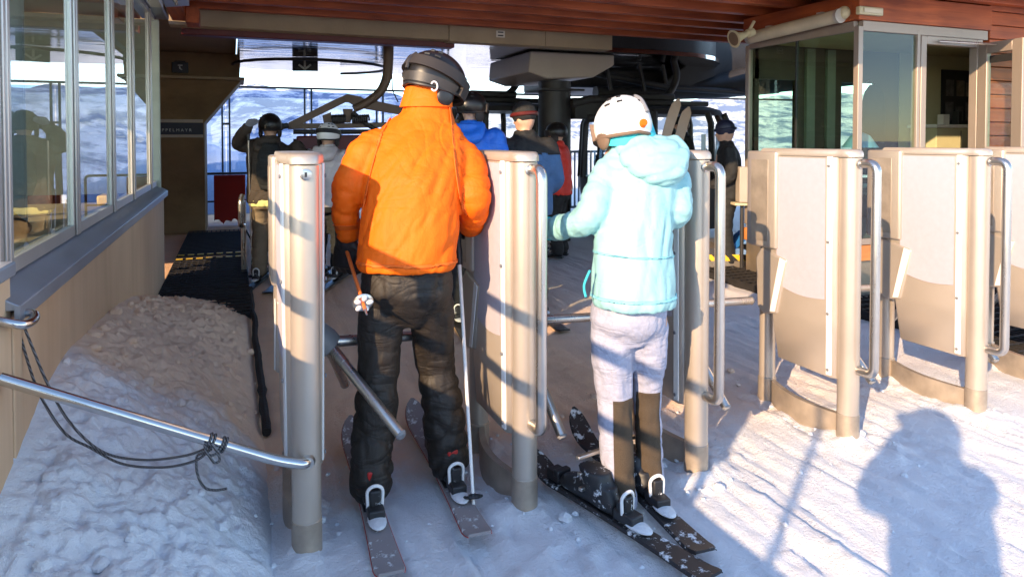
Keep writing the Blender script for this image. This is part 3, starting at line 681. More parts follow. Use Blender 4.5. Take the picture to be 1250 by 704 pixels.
# ------------------------------------------------------------------ chairlift chair
def ch(px, py, Y=9.0): return at_y(px, py, Y)
cl = thing('lift_chair', (ch(460, 170).x, 9.0, 0), 'chairlift chair on a curved brown hanger arm with spring frame', 'chairlift chair')
bm_ = mat('brown_hanger_paint', (.13, .085, .06), .5, .2, .15)
MB().tube(bez([ch(474, 52), ch(474, 72), ch(472, 95), ch(464, 112), ch(448, 125), ch(432, 133)]), [lerp(.07, .05, i / 40) for i in range(41)], 12).build('hanger_arm', bm_, cl)
def plate(pts, name, y=9.0, th=.05, m=bm_): return MB().prism([at_y(a, b, y) for a, b in pts], (0, th, 0)).build(name, m, cl, .004)
plate([(352, 150), (408, 122), (424, 115), (440, 118), (452, 126), (452, 134), (437, 131), (424, 124), (408, 132), (385, 143), (356, 158)], 'frame_top_left')
plate([(432, 118), (452, 122), (500, 132), (560, 146), (560, 153), (500, 142), (446, 133)], 'frame_top_right', 9.002)
plate([(350, 151), (405, 150.5), (405, 157), (352, 158)], 'frame_base', 9.004)
plate([(394, 141), (404, 137), (406, 157), (397, 157)], 'frame_strut', 9.006)
plate([(405, 151), (560, 147), (560, 153), (405, 157)], 'frame_base_right', 9.003)
plate([(419, 133), (431, 133), (428, 150), (421, 150)], 'pivot_web', 9.008)
MB().tube([at_y(424, 121, 8.97), at_y(424, 121, 9.09)], .045, 18).build('pivot_bolt', bm_, cl)
for a, b in ((405, 421), (429, 450)):
    p0 = ch(a, 146, 8.99); p1 = ch(b, 145, 8.99); n = 60
    MB().tube([p0.lerp(p1, i / n) + UPZ * .05 * math.sin(i * .9) + V((0, .05 * math.cos(i * .9), 0)) for i in range(n + 1)], .012, 6).build('spring', M['dark'], cl)
for (y0, y1, r) in ((161, 163, .03), (172, 174, .025), (186, 188, .03)):
    MB().tube([ch(358, y0, 8.9), ch(560, y1 - 2, 8.9)], r).build('cross_bar', M['dark'], cl)
sb = MB().prism([ch(362, 166, 8.8), ch(548, 163, 8.8), ch(548, 198, 8.75), ch(362, 204, 8.75)], (0, .06, 0)).build('backrest', M['beam_red'], cl, .02)
MB().prism([ch(362, 205, 8.85), ch(548, 199, 8.85), ch(548, 212, 8.4), ch(362, 219, 8.4)], (0, .02, -.06)).build('seat', M['dark'], cl, .02)
MB().tube(bez([ch(330, 300, 8.9), ch(326, 250, 8.9), ch(327, 190, 8.9), ch(336, 160, 8.9), ch(352, 153, 8.9)]), .035).build('side_bow', M['dark'], cl)
MB().tube(bez([ch(430, 137), ch(445, 150), ch(462, 160)]), .03).tube([ch(478, 80), ch(479, 110), ch(486, 125)], .008, 6).build('damper', M['dark'], cl)

# ------------------------------------------------------------------ cable car cabins
def gondola(name, x0, x1, y0, y1, z0, z1, label, hang):
    o = thing(name, ((x0 + x1) / 2, (y0 + y1) / 2, 0), label, 'cable car', 'cable car cabins waiting in the terminal')
    cx, cy = (x0 + x1) / 2, (y0 + y1) / 2; hx, hy = (x1 - x0) / 2, (y1 - y0) / 2
    def ring(z, k):
        out = []
        for a in range(0, 360, 15):
            ca, sa = math.cos(R(a)), math.sin(R(a)); e = .35
            out.append(V((cx + k * hx * math.copysign(abs(ca) ** e, ca), cy + k * hy * math.copysign(abs(sa) ** e, sa), z)))
        return out
    def band(levels, nm, m):
        mb = MB()
        rr = [ring(z, k) for z, k in levels]; n = len(rr[0])
        for r_ in rr: mb.v += r_
        for i in range(len(rr) - 1):
            for j in range(n): mb.f.append((i * n + j, i * n + (j + 1) % n, (i + 1) * n + (j + 1) % n, (i + 1) * n + j))
        if nm != 'glazing': mb.f.append(tuple(range(n - 1, -1, -1))); mb.f.append(tuple((len(rr) - 1) * n + j for j in range(n)))
        return mb.build(nm, m, o)
    zs = z0 + (z1 - z0) * .42
    band([(z0, .86), (z0 + .08, .94), (zs - .1, 1.0), (zs, 1.0)], 'lower_shell', M['dark'])
    band([(zs + .002, .995), (z1 - .25, .955), (z1 - .12, .90)], 'glazing', M['winglass'])
    band([(z1 - .12, .91), (z1 - .05, .87), (z1, .74)], 'roof', M['dark'])
    for a in (8, 45, 82, 98, 135, 172, 188, 225, 262, 278, 315, 352):
        if a in (45, 135, 225, 315):
            ca, sa = math.cos(R(a)), math.sin(R(a)); MB().obox((cx + ca * hx * .75, cy + sa * hy * .75, zs + .12), (.22, 0, 0), (0, .06, 0), (0, 0, .22)).build('seat_back', M['cloth_black'], o, .03)
        pts = []
        for z, k in ((zs - .02, 1.005), (z1 - .25, .965), (z1 - .1, .91)):
            ca, sa = math.cos(R(a)), math.sin(R(a)); e = .35
            pts.append((cx + k * hx * math.copysign(abs(ca) ** e, ca), cy + k * hy * math.copysign(abs(sa) ** e, sa), z))
        MB().tube(pts, .048, 8).build('window_pillar', M['dark'], o)
    MB().box(cx - hx * .95, cx + hx * .95, cy - .12, cy + .12, z1 + .03, z1 + .11).box(cx - .3, cx + .3, cy - .1, cy + .1, z1 - .01, z1 + .04).build('roof_rack', M['dark'], o, .02)
    MB().tube(bez([(cx - .1, cy, z1 + .1), (cx + .25, cy, z1 + .2), (cx + .42, cy, z1 + .5), (cx + .32, cy, z1 + .85)]), .055).build('hanger_arm', M['dark'], o)
    MB().box(cx - .45, cx + .35, cy - .09, cy + .09, z1 + .11, z1 + .22).build('grip', M['dark'], o, .03)
    rk = MB()
    for i in range(4): rk.box(x1 + .015, x1 + .03, cy - hy * .6 + i * .18, cy - hy * .6 + i * .18 + .1, zs + .1, z1 - .4)
    rk.build('ski_rack', M['steel'], o)
    return o
gondola('gondola_cabin', 5.0, 7.0, 8.35, 9.95, .12, 1.93, 'dark cable car cabin with curved window pillars left of the control cabin', True)
gondola('gondola_cabin', 3.05, 4.75, 9.75, 11.2, .12, 2.0, 'dark cable car cabin standing behind the central pillar', True)
MB().prism([at_y(u, v_, 9.7) for u, v_ in ((806, 106), (830, 84), (868, 56), (890, 40), (960, 30), (960, 90), (912, 101), (860, 110))], (0, .6, 0)).build('rear_hood', M['dark'], lt, .03)
# ------------------------------------------------------------------ control cabin on the right
X0, Y0, X1, Y1 = 5.13, 4.59, 9.4, 6.05
kb = thing('control_cabin', (X0, Y0, 0), 'glazed control cabin with red timber fascia and open door', 'cabin')
MB().box(X0 + .03, X1, Y0 + .03, Y1, -.1, .36).build('plinth', M['plate'], kb)
MB().box(X0 - .01, 5.86, Y0 - .012, Y1, .365, .50).build('timber_band', M['orangewood'], kb, .004)
fl = MB().box(X0 + .02, X1, Y0 + .02, Y1, .505, .54).build('cabin_floor', M['grey'], kb)
ZT = 2.45
MB().box(X0 + .05, X1, Y0 + .08, Y1 - .05, ZT + .02, ZT + .05).build('ceiling', M['plaster'], kb)
fr = MB()
for (x, y) in ((X0, Y0), (X0, Y1 - .05)): fr.box(x, x + .055, y, y + .055, .54, ZT)
fr.box(5.86, 5.90, Y0, Y0 + .06, .54, ZT)
fr.box(X0 + .055, 5.86, Y0 + .002, Y0 + .052, .505, .56).box(X0 + .002, X0 + .05, Y0 + .055, Y1 - .05, .505, .56)
fr.box(X0 + .002, X0 + .052, Y0 + .055, Y1 - .05, ZT - .04, ZT + .05).box(X0 + .055, 6.82, Y0 + .002, Y0 + .052, ZT - .04, ZT + .05)
fr.build('window_frame', M['alu_pink'], kb, .004)
MB().box(X0 + .022, X0 + .03, Y0 + .055, Y0 + .74, .56, ZT - .04).build('side_pane', M['wgreen'], kb)
MB().box(X0 + .022, X0 + .03, Y0 + .76, Y1 - .05, .56, ZT - .04).build('side_pane', M['wgreen'], kb)
MB().box(X0 + .012, X0 + .04, Y0 + .742, Y0 + .758, .56, ZT - .04).build('pane_joint', M['dark'], kb)
MB().box(X0 + .055, 5.86, Y0 + .022, Y0 + .03, .56, ZT - .04).build('front_pane', M['wgreen'], kb)
text_obj('pane_lettering', 'ITU', .17, mat('faded_lettering', (.22, .28, .34), .6), kb, (X0 + .045, Y1 - .33, .86), Matrix.Rotation(R(-90), 3, 'Z') @ RX)
# rear wall: a window bay and a plastered wall
rb = MB()
for x in (X0 + .08, 7.3): rb.box(x, x + .06, Y1 - .05, Y1, .54, ZT)
rb.box(X0 + .06, 7.36, Y1 - .05, Y1, ZT - .35, ZT + .06); rb.box(X0 + .14, 7.3, Y1 - .05, Y1, .54, 1.0)
rb.box(5.78, 6.45, Y1 - .05, Y1, 1.0, ZT - .35).box(6.98, 7.36, Y1 - .05, Y1, 1.0, ZT - .35)
rb.build('rear_frame', mat('dark_panelling', (.07, .05, .03), .6), kb)
for xa, xb in ((X0 + .14, 5.78), (6.45, 6.98)): MB().box(xa, xb, Y1 - .03, Y1 - .022, 1.0, ZT - .35).build('rear_pane', M['wgreen'], kb)
for x in (5.9, 6.2): MB().box(x, x + .12, Y1 - .09, Y1 - .052, .56, ZT).build('rear_post', mat('grey_green_post', (.20, .21, .15), .7), kb)
MB().box(7.36, X1, Y1 - .06, Y1, .54, ZT + .02).box(X1 - .05, X1, Y0 + .1, Y1 - .06, .54, ZT).build('plaster_wall', M['plaster'], kb)
MB().box(X0 - .02, 6.84, Y0 - .02, Y0 + .07, ZT + .052, 2.736).build('fascia', M['wood'], kb, .005)
MB().box(X0 - .019, X0 + .05, Y0 + .071, Y1 + .02, ZT + .052, 2.736).build('side_fascia', M['woody'], kb, .005)
cw = MB(); z = .0
k = 0
while z < 2.72:
    cw.box(6.845, X1 + 1.5, Y0 + .0 + .004 * (k % 2), Y0 + .09, z, z + .128); z += .135; k += 1
cw.build('timber_wall', M['wood'], kb, .006)
# door frame and open leaf
df = MB().box(5.905, 5.975, Y0 - .006, Y0 + .075, .54, ZT - .042).box(6.66, 6.74, Y0 - .006, Y0 + .075, .54, ZT - .042).box(5.975, 6.66, Y0 - .006, Y0 + .075, 2.33, ZT - .042).build('door_frame', M['alu_pink'], kb, .005)
dd = V((-.20, -.98, 0)).normalized(); dn = dd.cross(UPZ); hinge = V((6.68, Y0 - .02, 0))
def leaf(u0, u1, z0, z1, th=.025): 
    c = hinge + dd * ((u0 + u1) / 2) + UPZ * ((z0 + z1) / 2); return (c, dd * ((u1 - u0) / 2), dn * th, UPZ * ((z1 - z0) / 2))
mb = MB(); W_ = .48
for a in ((0, .10, .56, 2.36), (W_ - .11, W_, .56, 2.36), (.10, W_ - .11, .56, .72), (.10, W_ - .11, 2.26, 2.36)): mb.obox(*leaf(*a))
dr = mb.build('door', M['alu_pink'], kb, .005)
MB().obox(*leaf(.10, W_ - .11, .72, 2.26, .006)).build('door_pane', M['wgreen'], dr)
MB().obox(*leaf(.12, W_ - .13, 2.17, 2.235, .012)).build('blind', M['dark'], dr)
h0 = hinge + dd * (W_ - .055) + UPZ * 1.5 - dn * .03
MB().tube([h0, h0 - dn * .04, h0 - dn * .04 - dd * .12], .011, 10).build('door_handle', M['steel'], dr)
MB().tube([(6.1, Y0 - .03, 2.36), (6.45, Y0 - .16, 2.34), hinge + dd * .2 + UPZ * 2.33], .012, 8).build('door_closer', M['steel'], kb)
# cabin contents
nb = thing('notice_board', (8.4, Y1 - .08, 2.0), 'dark notice board with pinned photos on the cabin back wall', 'notice board')
MB().box(8.05, 8.85, Y1 - .085, Y1 - .065, 1.62, 2.30).build('board', M['black'], nb)
rnd = random.Random(8)
for i in range(8):
    x = 8.1 + (i % 4) * .18 + rnd.uniform(0, .02); z = 1.68 + (i // 4) * .30
    MB().box(x, x + .14, Y1 - .089, Y1 - .086, z, z + .2 + rnd.uniform(-.03, .03)).build('pinned_photo', mat('photo_print', rnd.choice([(.10, .09, .09), (.16, .13, .10), (.05, .05, .06)]), .4, 0, .6, (14, 14, 14)), nb)
cbn = thing('cabinet', (8.3, 5.7, .54), 'pale cabinet under the notice board inside the cabin', 'cabinet')
MB().box(7.5, 9.2, 5.62, 5.96, .545, 1.58).build('carcass', M['plaster'], cbn, .006)
MB().box(7.45, 9.25, 5.58, 5.965, 1.582, 1.62).build('top_board', M['paper'], cbn, .004)
mb = MB()
for x in (7.9, 8.35, 8.8): mb.box(x, x + .008, 5.615, 5.6195, .6, 1.55)
mb.build('door_gaps', M['dark'], cbn)
for i, (x, w_, h_, mm) in enumerate(((7.75, .10, .12, 'paper'), (8.0, .06, .16, 'black'), (8.55, .09, .20, 'blue'))):
    t = MB().box(x, x + w_, 5.72, 5.80, 1.622, 1.622 + h_).build('file_box', M[mm], None, .004); tag(t, ['small cream box on the cabin cabinet', 'narrow black box on the cabin cabinet', 'blue box on the right of the cabin cabinet'][i], 'box')
cpt = at_y(1050, 168, 5.2)
lm = thing('desk_lamp', (cpt.x, 5.2, .54), 'desk lamp with blue shade behind the cabin front pane', 'lamp')
lz = cpt.z
MB().tube([(cpt.x, 5.2, lz - .10), (cpt.x, 5.2, lz + .02), (cpt.x, 5.2, lz + .05)], [.17, .09, .03], 20).build('lamp_shade', mat('blue_shade', (.16, .34, .55), .6), lm)
MB().tube([(cpt.x, 5.2, lz - .5), (cpt.x, 5.2, lz - .08)], .012, 8).tube([(cpt.x, 5.2, lz - .52), (cpt.x, 5.2, lz - .5)], .08, 16).build('lamp_stand', M['black'], lm)
dk2 = thing('control_desk', (6.0, 5.4, .54), 'dark control desk inside the cabin behind its glass', 'desk')
MB().box(5.35, 6.9, 4.95, 5.9, lz - .56, lz - .52).build('desk_top', M['dark'], dk2, .005)
MB().box(5.4, 5.5, 5.0, 5.85, .545, lz - .565).box(6.75, 6.85, 5.0, 5.85, .545, lz - .565).build('desk_sides', M['dark'], dk2, .005)
ct = thing('hanging_coat', (6.55, 5.85, 1.2), 'long dark coat hanging behind the cabin door mullion', 'coat')
mb = MB(); mb.loft([(V((6.72, 5.8, z)), V((w_, 0, 0)), V((0, d_, 0))) for z, w_, d_ in ((1.05, .17, .07), (1.4, .16, .08), (1.8, .17, .08), (1.98, .13, .06), (2.06, .05, .04))]); mb.build('coat_body', M['cloth_black'], ct)
MB().tube([(6.72, 5.8, 2.05), (6.72, 5.84, 2.12), (6.72, 5.9, 2.1)], .008, 8).build('hook', M['steel'], ct)
# things fixed to the fascia
a = at_x(916, 46, 5.02); b = at_x(1021, 20, 5.02)
zt = (a.z + b.z) / 2
tl = thing('tube_lamp', ((a.x), (a.y + b.y) / 2, zt), 'long cream tube lamp under the side fascia of the cabin', 'lamp')
MB().tube([(5.035, a.y, a.z), (5.035, b.y, b.z)], .062, 18).build('lamp_cover', M['tube'], tl)
for p_, s_ in ((a, 1), (b, -1)): MB().tube([(5.035, p_.y + s_ * .001, p_.z), (5.035, p_.y + s_ * .035, p_.z)], .066, 18).build('end_ring', M['alu'], tl)
for t_ in (.2, .8): q = a.lerp(b, t_); MB().box(5.04, 5.11, q.y - .03, q.y + .03, q.z - .02, q.z + .08).build('clip', M['alu'], tl)
q = at_x(1030, 16, 5.08); t = MB().ell(q, (.05, 0, 0), (0, .06, 0), (0, 0, .06)).build('round_lamp', M['horn']); tag(t, 'small round cream lamp at the corner of the cabin fascia', 'lamp')
p = at_y(1062, 14, Y0 - .05)
em = thing('emergency_lamp', p, 'flat pale emergency lamp on the front fascia above the cabin window', 'lamp')
MB().box(p.x - .14, p.x + .14, Y0 - .07, Y0 - .022, p.z - .035, p.z + .035).build('lamp_body', M['horn'], em, .008)
MB().box(p.x - .10, p.x + .12, Y0 - .082, Y0 - .071, p.z - .02, p.z + .022).build('diffuser', M['tube'], em, .004)
p = at(903, 45, 7.0)
hs = thing('horn_speaker', p, 'cream horn loudspeaker hanging left of the cabin under the roof', 'loudspeaker')
dh = (-FH * .30 - RT * .85 - UPZ * .32).normalized()
prof = [(-.17, .04), (-.10, .045), (-.09, .03), (-.03, .038), (.02, .052), (.06, .080), (.075, .090)]
MB().tube([p + dh * t_ for t_, _ in prof] , [r_ for _, r_ in prof], 24).build('horn', M['horn'], hs)
MB().tube([p + dh * .0755, p + dh * .078, p + dh * .08], [.093, .093, .08], 24).build('horn_rim', M['horn'], hs)
MB().tube([p + dh * .0802, p + dh * .083], [.07, .02], 20).build('horn_throat', M['hbrown'], hs)
MB().tube([p - dh * .1, p - dh * .12 + UPZ * .12 + RT * .05], .016, 8).build('bracket', M['horn'], hs)
# steps with hazard edges, blue board
stp = thing('loading_step', (5.0, 6.6, 0), 'grey metal step with yellow and black hazard edge by the cabin', 'step')
p = at(880, 308, 7.6); q = at(908, 322, 7.6)
s0 = at(893, 315, 7.6)
MB().obox(s0 + FH * .25 - UPZ * .09, RT * .28, FH * .25, UPZ * .12).build('step_block', M['plate'], stp, .004)
MB().obox(s0 - FH * .004 + UPZ * .005, RT * .28, FH * .003, UPZ * .035).build('hazard_edge', M['hazard'], stp)
s1 = at(900, 295, 8.4)
MB().obox(s1 + FH * .2 - UPZ * .12, RT * .28, FH * .25, UPZ * .10).build('upper_tread', M['plate'], stp, .004)
bb0 = at(894, 299, 7.7); bb1 = at(911, 284, 7.9)
t = MB().prism([bb0, bb0 + RT * .04 - UPZ * .05, bb1 + RT * .04 - UPZ * .05, bb1], FH * .25).build('blue_board', M['blue'], None, .005); tag(t, 'bright blue board leaning on the step left of the cabin', 'board')
jb = at(906, 225, 7.5)
t = thing('junction_box', jb, 'beige junction box on a stand left of the cabin glass', 'box')
MB().obox(jb, RT * .05, FH * .07, UPZ * .19).build('box_body', M['beige'], t, .006)
MB().obox(jb - UPZ * .21, RT * .10, FH * .08, UPZ * .014).build('shelf', M['horn'], t, .004)
MB().tube([V((jb.x, jb.y, 0)), jb - UPZ * .2], .02).build('stand', M['dark'], t)
# ------------------------------------------------------------------ turnstile gates
def build_gate(x, handle=True):
    g = thing('ski_gate', (x, GATE_Y, 0), 'gate', 'turnstile', 'row of ski lift turnstile gates')
    P = lambda a, b, c: V((x + a, GATE_Y + b, c))
    # rear post (towards the queue) and its ground sleeve
    MB().tube([P(0, 0, -.08), P(0, 0, 1.36)], .050, 32).build('rear_post', M['champ'], g)
    MB().tube([P(0, 0, -.08), P(0, 0, .125), P(0, 0, .13)], [.052, .052, .048], 32).build('post_sleeve', M['champ_d'], g)
    # body shell: plan outline lofted over height, tapering towards the bottom
    def plan(yf, hw, sc=1.0, cap=False):
        pts = []
        if cap:
            for a in range(180, 361, 20): pts.append((math.cos(R(a)) * .056, math.sin(R(a)) * .056))
        else: pts += [(-.044, .028), (.044, .028)]
        pts += [(hw - .012, .036), (hw, .05), (hw, yf - .03)]
        for a in range(0, 181, 30): pts.append((math.cos(R(a)) * (hw - .004), yf - .03 + math.sin(R(a)) * .03))
        pts += [(-hw, yf - .03), (-hw, .05), (-hw + .012, .036)]
        cy = yf / 2
        return [(a * sc, cy + (b - cy) * sc) for a, b in pts]
    lev = [(.285, .425, .058, .97), (.29, .43, .062, 1), (.55, .475, .066, 1), (.86, .53, .069, 1), (1.20, .56, .070, 1), (1.362, .565, .070, 1)]
    mb = MB(); n = len(plan(.5, .06))
    for z, yf, hw, sc in lev: mb.v += [P(a, b, z) for a, b in plan(yf, hw, sc)]
    for i in range(len(lev) - 1):
        for j in range(n): mb.f.append((i * n + j, i * n + (j + 1) % n, (i + 1) * n + (j + 1) % n, (i + 1) * n + j))
    mb.f.append(tuple(range(n - 1, -1, -1))); mb.f.append(tuple((len(lev) - 1) * n + j for j in range(n)))
    body = mb.build('gate_body', M['champ'], g, 0, True, 50)
    cv = MB(); cl = [(1.3640, .99), (1.3655, 1.0), (1.384, .998), (1.395, .975), (1.401, .93)]; n = len(plan(.5, .06, 1, True))
    for z, sc in cl: cv.v += [P(a, b, z) for a, b in plan(.568, .071, sc, True)]
    for i in range(len(cl) - 1):
        for j in range(n): cv.f.append((i * n + j, i * n + (j + 1) % n, (i + 1) * n + (j + 1) % n, (i + 1) * n + j))
    cv.f.append(tuple(range(n - 1, -1, -1))); cv.f.append(tuple((len(cl) - 1) * n + j for j in range(n)))
    cv.build('top_cap', M['champ'], g, 0, True, 50)
    # flutes on the rounded rear face and lock
    lk = MB().tube([P(.0, -.050, 1.33), P(.0, -.0565, 1.33), P(0, -.058, 1.33)], [.020, .020, .016], 20).build('lock', M['steel'], body)
    MB().box(x - .004, x + .004, GATE_Y - .062, GATE_Y - .0585, 1.322, 1.338).build('key_slot', M['black'], lk)
    for sx in (-1, 1):
        xx = sx * .0715
        # pale panel with a bowed lower edge
        lo = [(.085 + .325 * t, .685 - .02 * (1 - t) + .0 - .022 * math.sin(math.pi * t)) for t in [i / 10 for i in range(11)]]
        pts = [(.085, 1.355)] + lo + [(.41, 1.355)]
        def side(u, v_, o): # the shell leans in a little below
            return V((x + sx * (o + interp([(.29, .062), (.55, .066), (.86, .069), (1.2, .070), (1.4, .070)], v_)), GATE_Y + u, v_))
        MB().prism([side(u, v_, .001) for u, v_ in pts], (sx * .0025, 0, 0)).build('side_panel', M['lilac'], g, 0, False)
        s_ = MB().prism([side(.045, .30, -.004), side(.072, .30, .001), side(.072, 1.365, .001), side(.045, 1.365, -.004)], (sx * .006, 0, 0)).build('cover_strip', M['whitestrip'], g, .001)
        for z in (1.32, .95, .60, .325): c = side(.060, z, .0065); MB().tube([c, c + V((sx * .004, 0, 0))], .0075, 12).build('screw', M['grey'], s_)
    # card reader box at the far end
    rbx = MB(); ro = [(-.088, .40), (.088, .40), (.092, .43), (.092, .60), (.07, .645), (-.07, .645), (-.092, .60), (-.092, .43)]
    rbx.prism([P(a, b, .865) for a, b in ro], (0, 0, .52)); rd = rbx.build('reader_box', M['champ'], g, .012, True, 38, 3)
    for sx in (-1, 1): MB().box(x + sx * .0925 - .0015, x + sx * .0925 + .0015, GATE_Y + .455, GATE_Y + .585, .90, 1.34).build('reader_cover', M['champ_d'], rd, .001)
    MB().prism([P(-.05, .646, 1.0), P(.05, .646, 1.0), P(.05, .646, 1.25), P(-.05, .646, 1.25)], (0, .003, 0)).build('reader_screen', M['black'], rd)
    MB().tube([P(0, .55, -.08), P(0, .55, .87)], .043, 28).build('front_post', M['champ'], g)
    MB().tube([P(0, .55, -.08), P(0, .55, .13), P(0, .55, .135)], [.048, .048, .044], 28).build('front_sleeve', M['champ_d'], g)
    # housing of the turning mechanism
    hp = [(.33, .82), (.52, .86), (.565, .80), (.55, .53), (.50, .50), (.40, .52)]
    MB().prism([P(-.078, b, c) for b, c in hp], (.156, 0, 0)).build('mechanism_box', M['champ'], g, .012, True, 38, 3)
    for sx in (-1, 1): MB().prism([P(sx * .079, .335, .815), P(sx * .079, .375, .825), P(sx * .079, .445, .525), P(sx * .079, .41, .53)], (sx * .004, 0, 0)).build('light_edge', M['whitestrip'], g)
    hb = P(.10, .36, .64)
    k = V((.70, 0, -.714))
    MB().tube([P(.06, .36, .69), hb, hb + k * .035, hb + k * .05], [.05, .062, .058, .03], 20).build('hub', M['grey'], g)
    # curved kick rail along the snow
    kr = MB(); N = 14
    for i in range(N + 1):
        t = i / N; y = .04 + .47 * t; bx = -.05 * math.sin(math.pi * t)
        kr.v += [P(bx - .014, y, -.06), P(bx - .014, y, .105 + .02 * t), P(bx + .014, y, .105 + .02 * t), P(bx + .014, y, -.06)]
    for i in range(N):
        a = i * 4; b = a + 4
        for q in range(4): kr.f.append((a + q, b + q, b + (q + 1) % 4, a + (q + 1) % 4))
    kr.f += [(0, 1, 2, 3), (N * 4 + 3, N * 4 + 2, N * 4 + 1, N * 4)]
    kr.build('kick_rail', M['champ_d'], g)
    if not handle: return g, hb
    hd = fillet([P(.012, -.04, 1.335), P(.012, -.135, 1.335), P(.012, -.135, .345), P(.012, -.045, .345)], .06, 8)
    MB().tube(hd, .0215, 18).build('grab_handle', M['steel'], g)
    return g, hb
g0, hb0 = build_gate(GATE_X[1])
def add_arms(g, x, dirs, lens):
    hb = V((x + .115, GATE_Y + .36, .635))
    for d, L in zip(dirs, lens):
        d = V(d).normalized(); o = MB().tube([hb + d * .02, hb + d * L], .0205, 18).build('turnstile_arm', M['steel'], g)
        MB().tube([hb + d * .05, hb + d * .13], .0225, 18).build('arm_sleeve', M['steel'], o)
        MB().tube([hb + d * (L + .0005), hb + d * (L + .012)], [.0215, .014], 18).build('end_plug', M['grey'], o)
near, far, out = (.10, -.66, -.72), (.10, .66, -.72), (1, .02, -.04)
GLAB = ['beige turnstile gate seen end-on, left of the orange skier, side rail fixed to it',
        'beige turnstile gate between the orange skier and the turquoise skier',
        'beige turnstile gate directly right of the turquoise skier, her shadow on its panel',
        'beige turnstile gate in front of the cabin corner, pale lilac panel fully in sunlight',
        'beige turnstile gate in front of the cabin door, large shadow at its foot',
        'beige turnstile gate cut off by the right edge of the photo']
gates = []
for i, x in enumerate(GATE_X):
    if i == 1: g = g0
    elif i == 0:
        g = copy_tree(g0); g.location = (x, GATE_Y, 0)
        for ch in [o for o in COL.objects if o.parent == g and o.name.startswith('grab_handle')]: bpy.data.objects.remove(ch)
    else: g = copy_tree(g0); g.location = (x, GATE_Y, 0)
    g['label'] = GLAB[i]; gates.append(g)
for i, (g, x) in enumerate(zip(gates, GATE_X)):
    if i == 0:
        hb = V((x + .115, GATE_Y + .36, .635))
        tip = at(489, 530, 2.50)
        add_arms(g, x, [tip - hb, (.25, .75, -.62), out], [(tip - hb).length, .5, .52])
    else: add_arms(g, x, [near, far, out], [.52, .52, .50])

# side rail from the left wall to the first gate, with a rope tied on
pA = at_x(-40, 447, WX) ; pA = V((WX, 2.42, .755)); pB = V((GATE_X[0], 2.475, .345))
rl = thing('side_rail', (WX, 2.5, .7), 'polished steel rail sloping from the left wall to the first gate', 'handrail')
pC = V((GATE_X[0] - .10, 2.44, .372))
MB().tube(fillet([pA, pC, V((GATE_X[0] - .01, 2.43, .347)), V((GATE_X[0], 2.462, .345))], .05, 6), .0175, 18).build('rail_tube', M['chrome'], rl)
MB().tube([V((GATE_X[0], 2.452, .345)), V((GATE_X[0], 2.438, .345))], [.026, .02], 18).build('fixing', M['steel'], rl)
st = thing('rail_stub', (WX, 2.55, .9), 'short curved chrome rail end fixed under the window sill at the left edge', 'handrail')
sp = at(4, 375, 2.28)
MB().tube(bez([V((WX - .01, 2.45, sp.z + .02)), V((WX + .05, 2.46, sp.z)), V((WX + .065, 2.52, sp.z)), V((WX + .05, 2.56, sp.z + .01)), V((WX - .01, 2.57, sp.z + .01))]), .014, 14).build('stub_tube', M['chrome'], st)
def on_rail(px):
    best = min([pA.lerp(pC, i / 400) for i in range(401)], key=lambda p: abs(((p.dot(RT)) / p.dot(FH)) * F + CX - px)); return best
k0 = on_rail(262); k1 = on_rail(254)
rp_ = thing('rope', (k0.x, k0.y, k0.z), 'thin black flecked rope looped from the sill and knotted round the rail', 'rope')
def D_of(p): return p.dot(FH)
top = V((WX + .065, 2.5, sp.z + .015))
def rope_path(pts, d0, d1):
    n = len(pts); return bez([at(a, b, lerp(d0, d1, i / (n - 1))) for i, (a, b) in enumerate(pts)], 10)
dk_ = D_of(k0) - .02; dt = 2.24
R1 = rope_path([(2, 362), (14, 363), (24, 385), (38, 420), (58, 468), (85, 515), (125, 551), (175, 561), (225, 556), (252, 547)], dt, dk_)
R2 = rope_path([(0, 358), (12, 361), (20, 388), (30, 428), (48, 480), (78, 527), (110, 546), (150, 566), (200, 570), (238, 562), (256, 549)], dt, dk_)
R3 = rope_path([(258, 548), (247, 553), (240, 558), (241, 578), (249, 594), (262, 598), (277, 596)], dk_, dk_ + .02)
for r_ in (R1, R2, R3): MB().tube(r_, .0042, 8).build('strand', M['rope'], rp_)
kn = MB(); ax = (pC - pA).normalized(); a1 = ax.cross(UPZ).normalized(); a2 = a1.cross(ax)
for j, s_ in enumerate((-.03, -.018, 0.012, .022)):
    kn.tube([k0 + ax * s_ + (a1 * math.cos(R(q)) + a2 * math.sin(R(q))) * .0225 for q in range(0, 361, 20)], .0042, 8)
kn.tube(bez([k0 + ax * .02 - FH * .025, k0 + ax * .005 - FH * .034 - UPZ * .02, k0 - ax * .02 - FH * .03 - UPZ * .03, k0 - ax * .03 - FH * .03, k0 - FH * .035 + UPZ * .005, k0 + ax * .018 - FH * .03 - UPZ * .034, k0 - FH * .03 - UPZ * .05, k0 - ax * .02 - FH * .028 - UPZ * .03]), .0042, 8)
kn.build('knot', M['rope'], rp_)

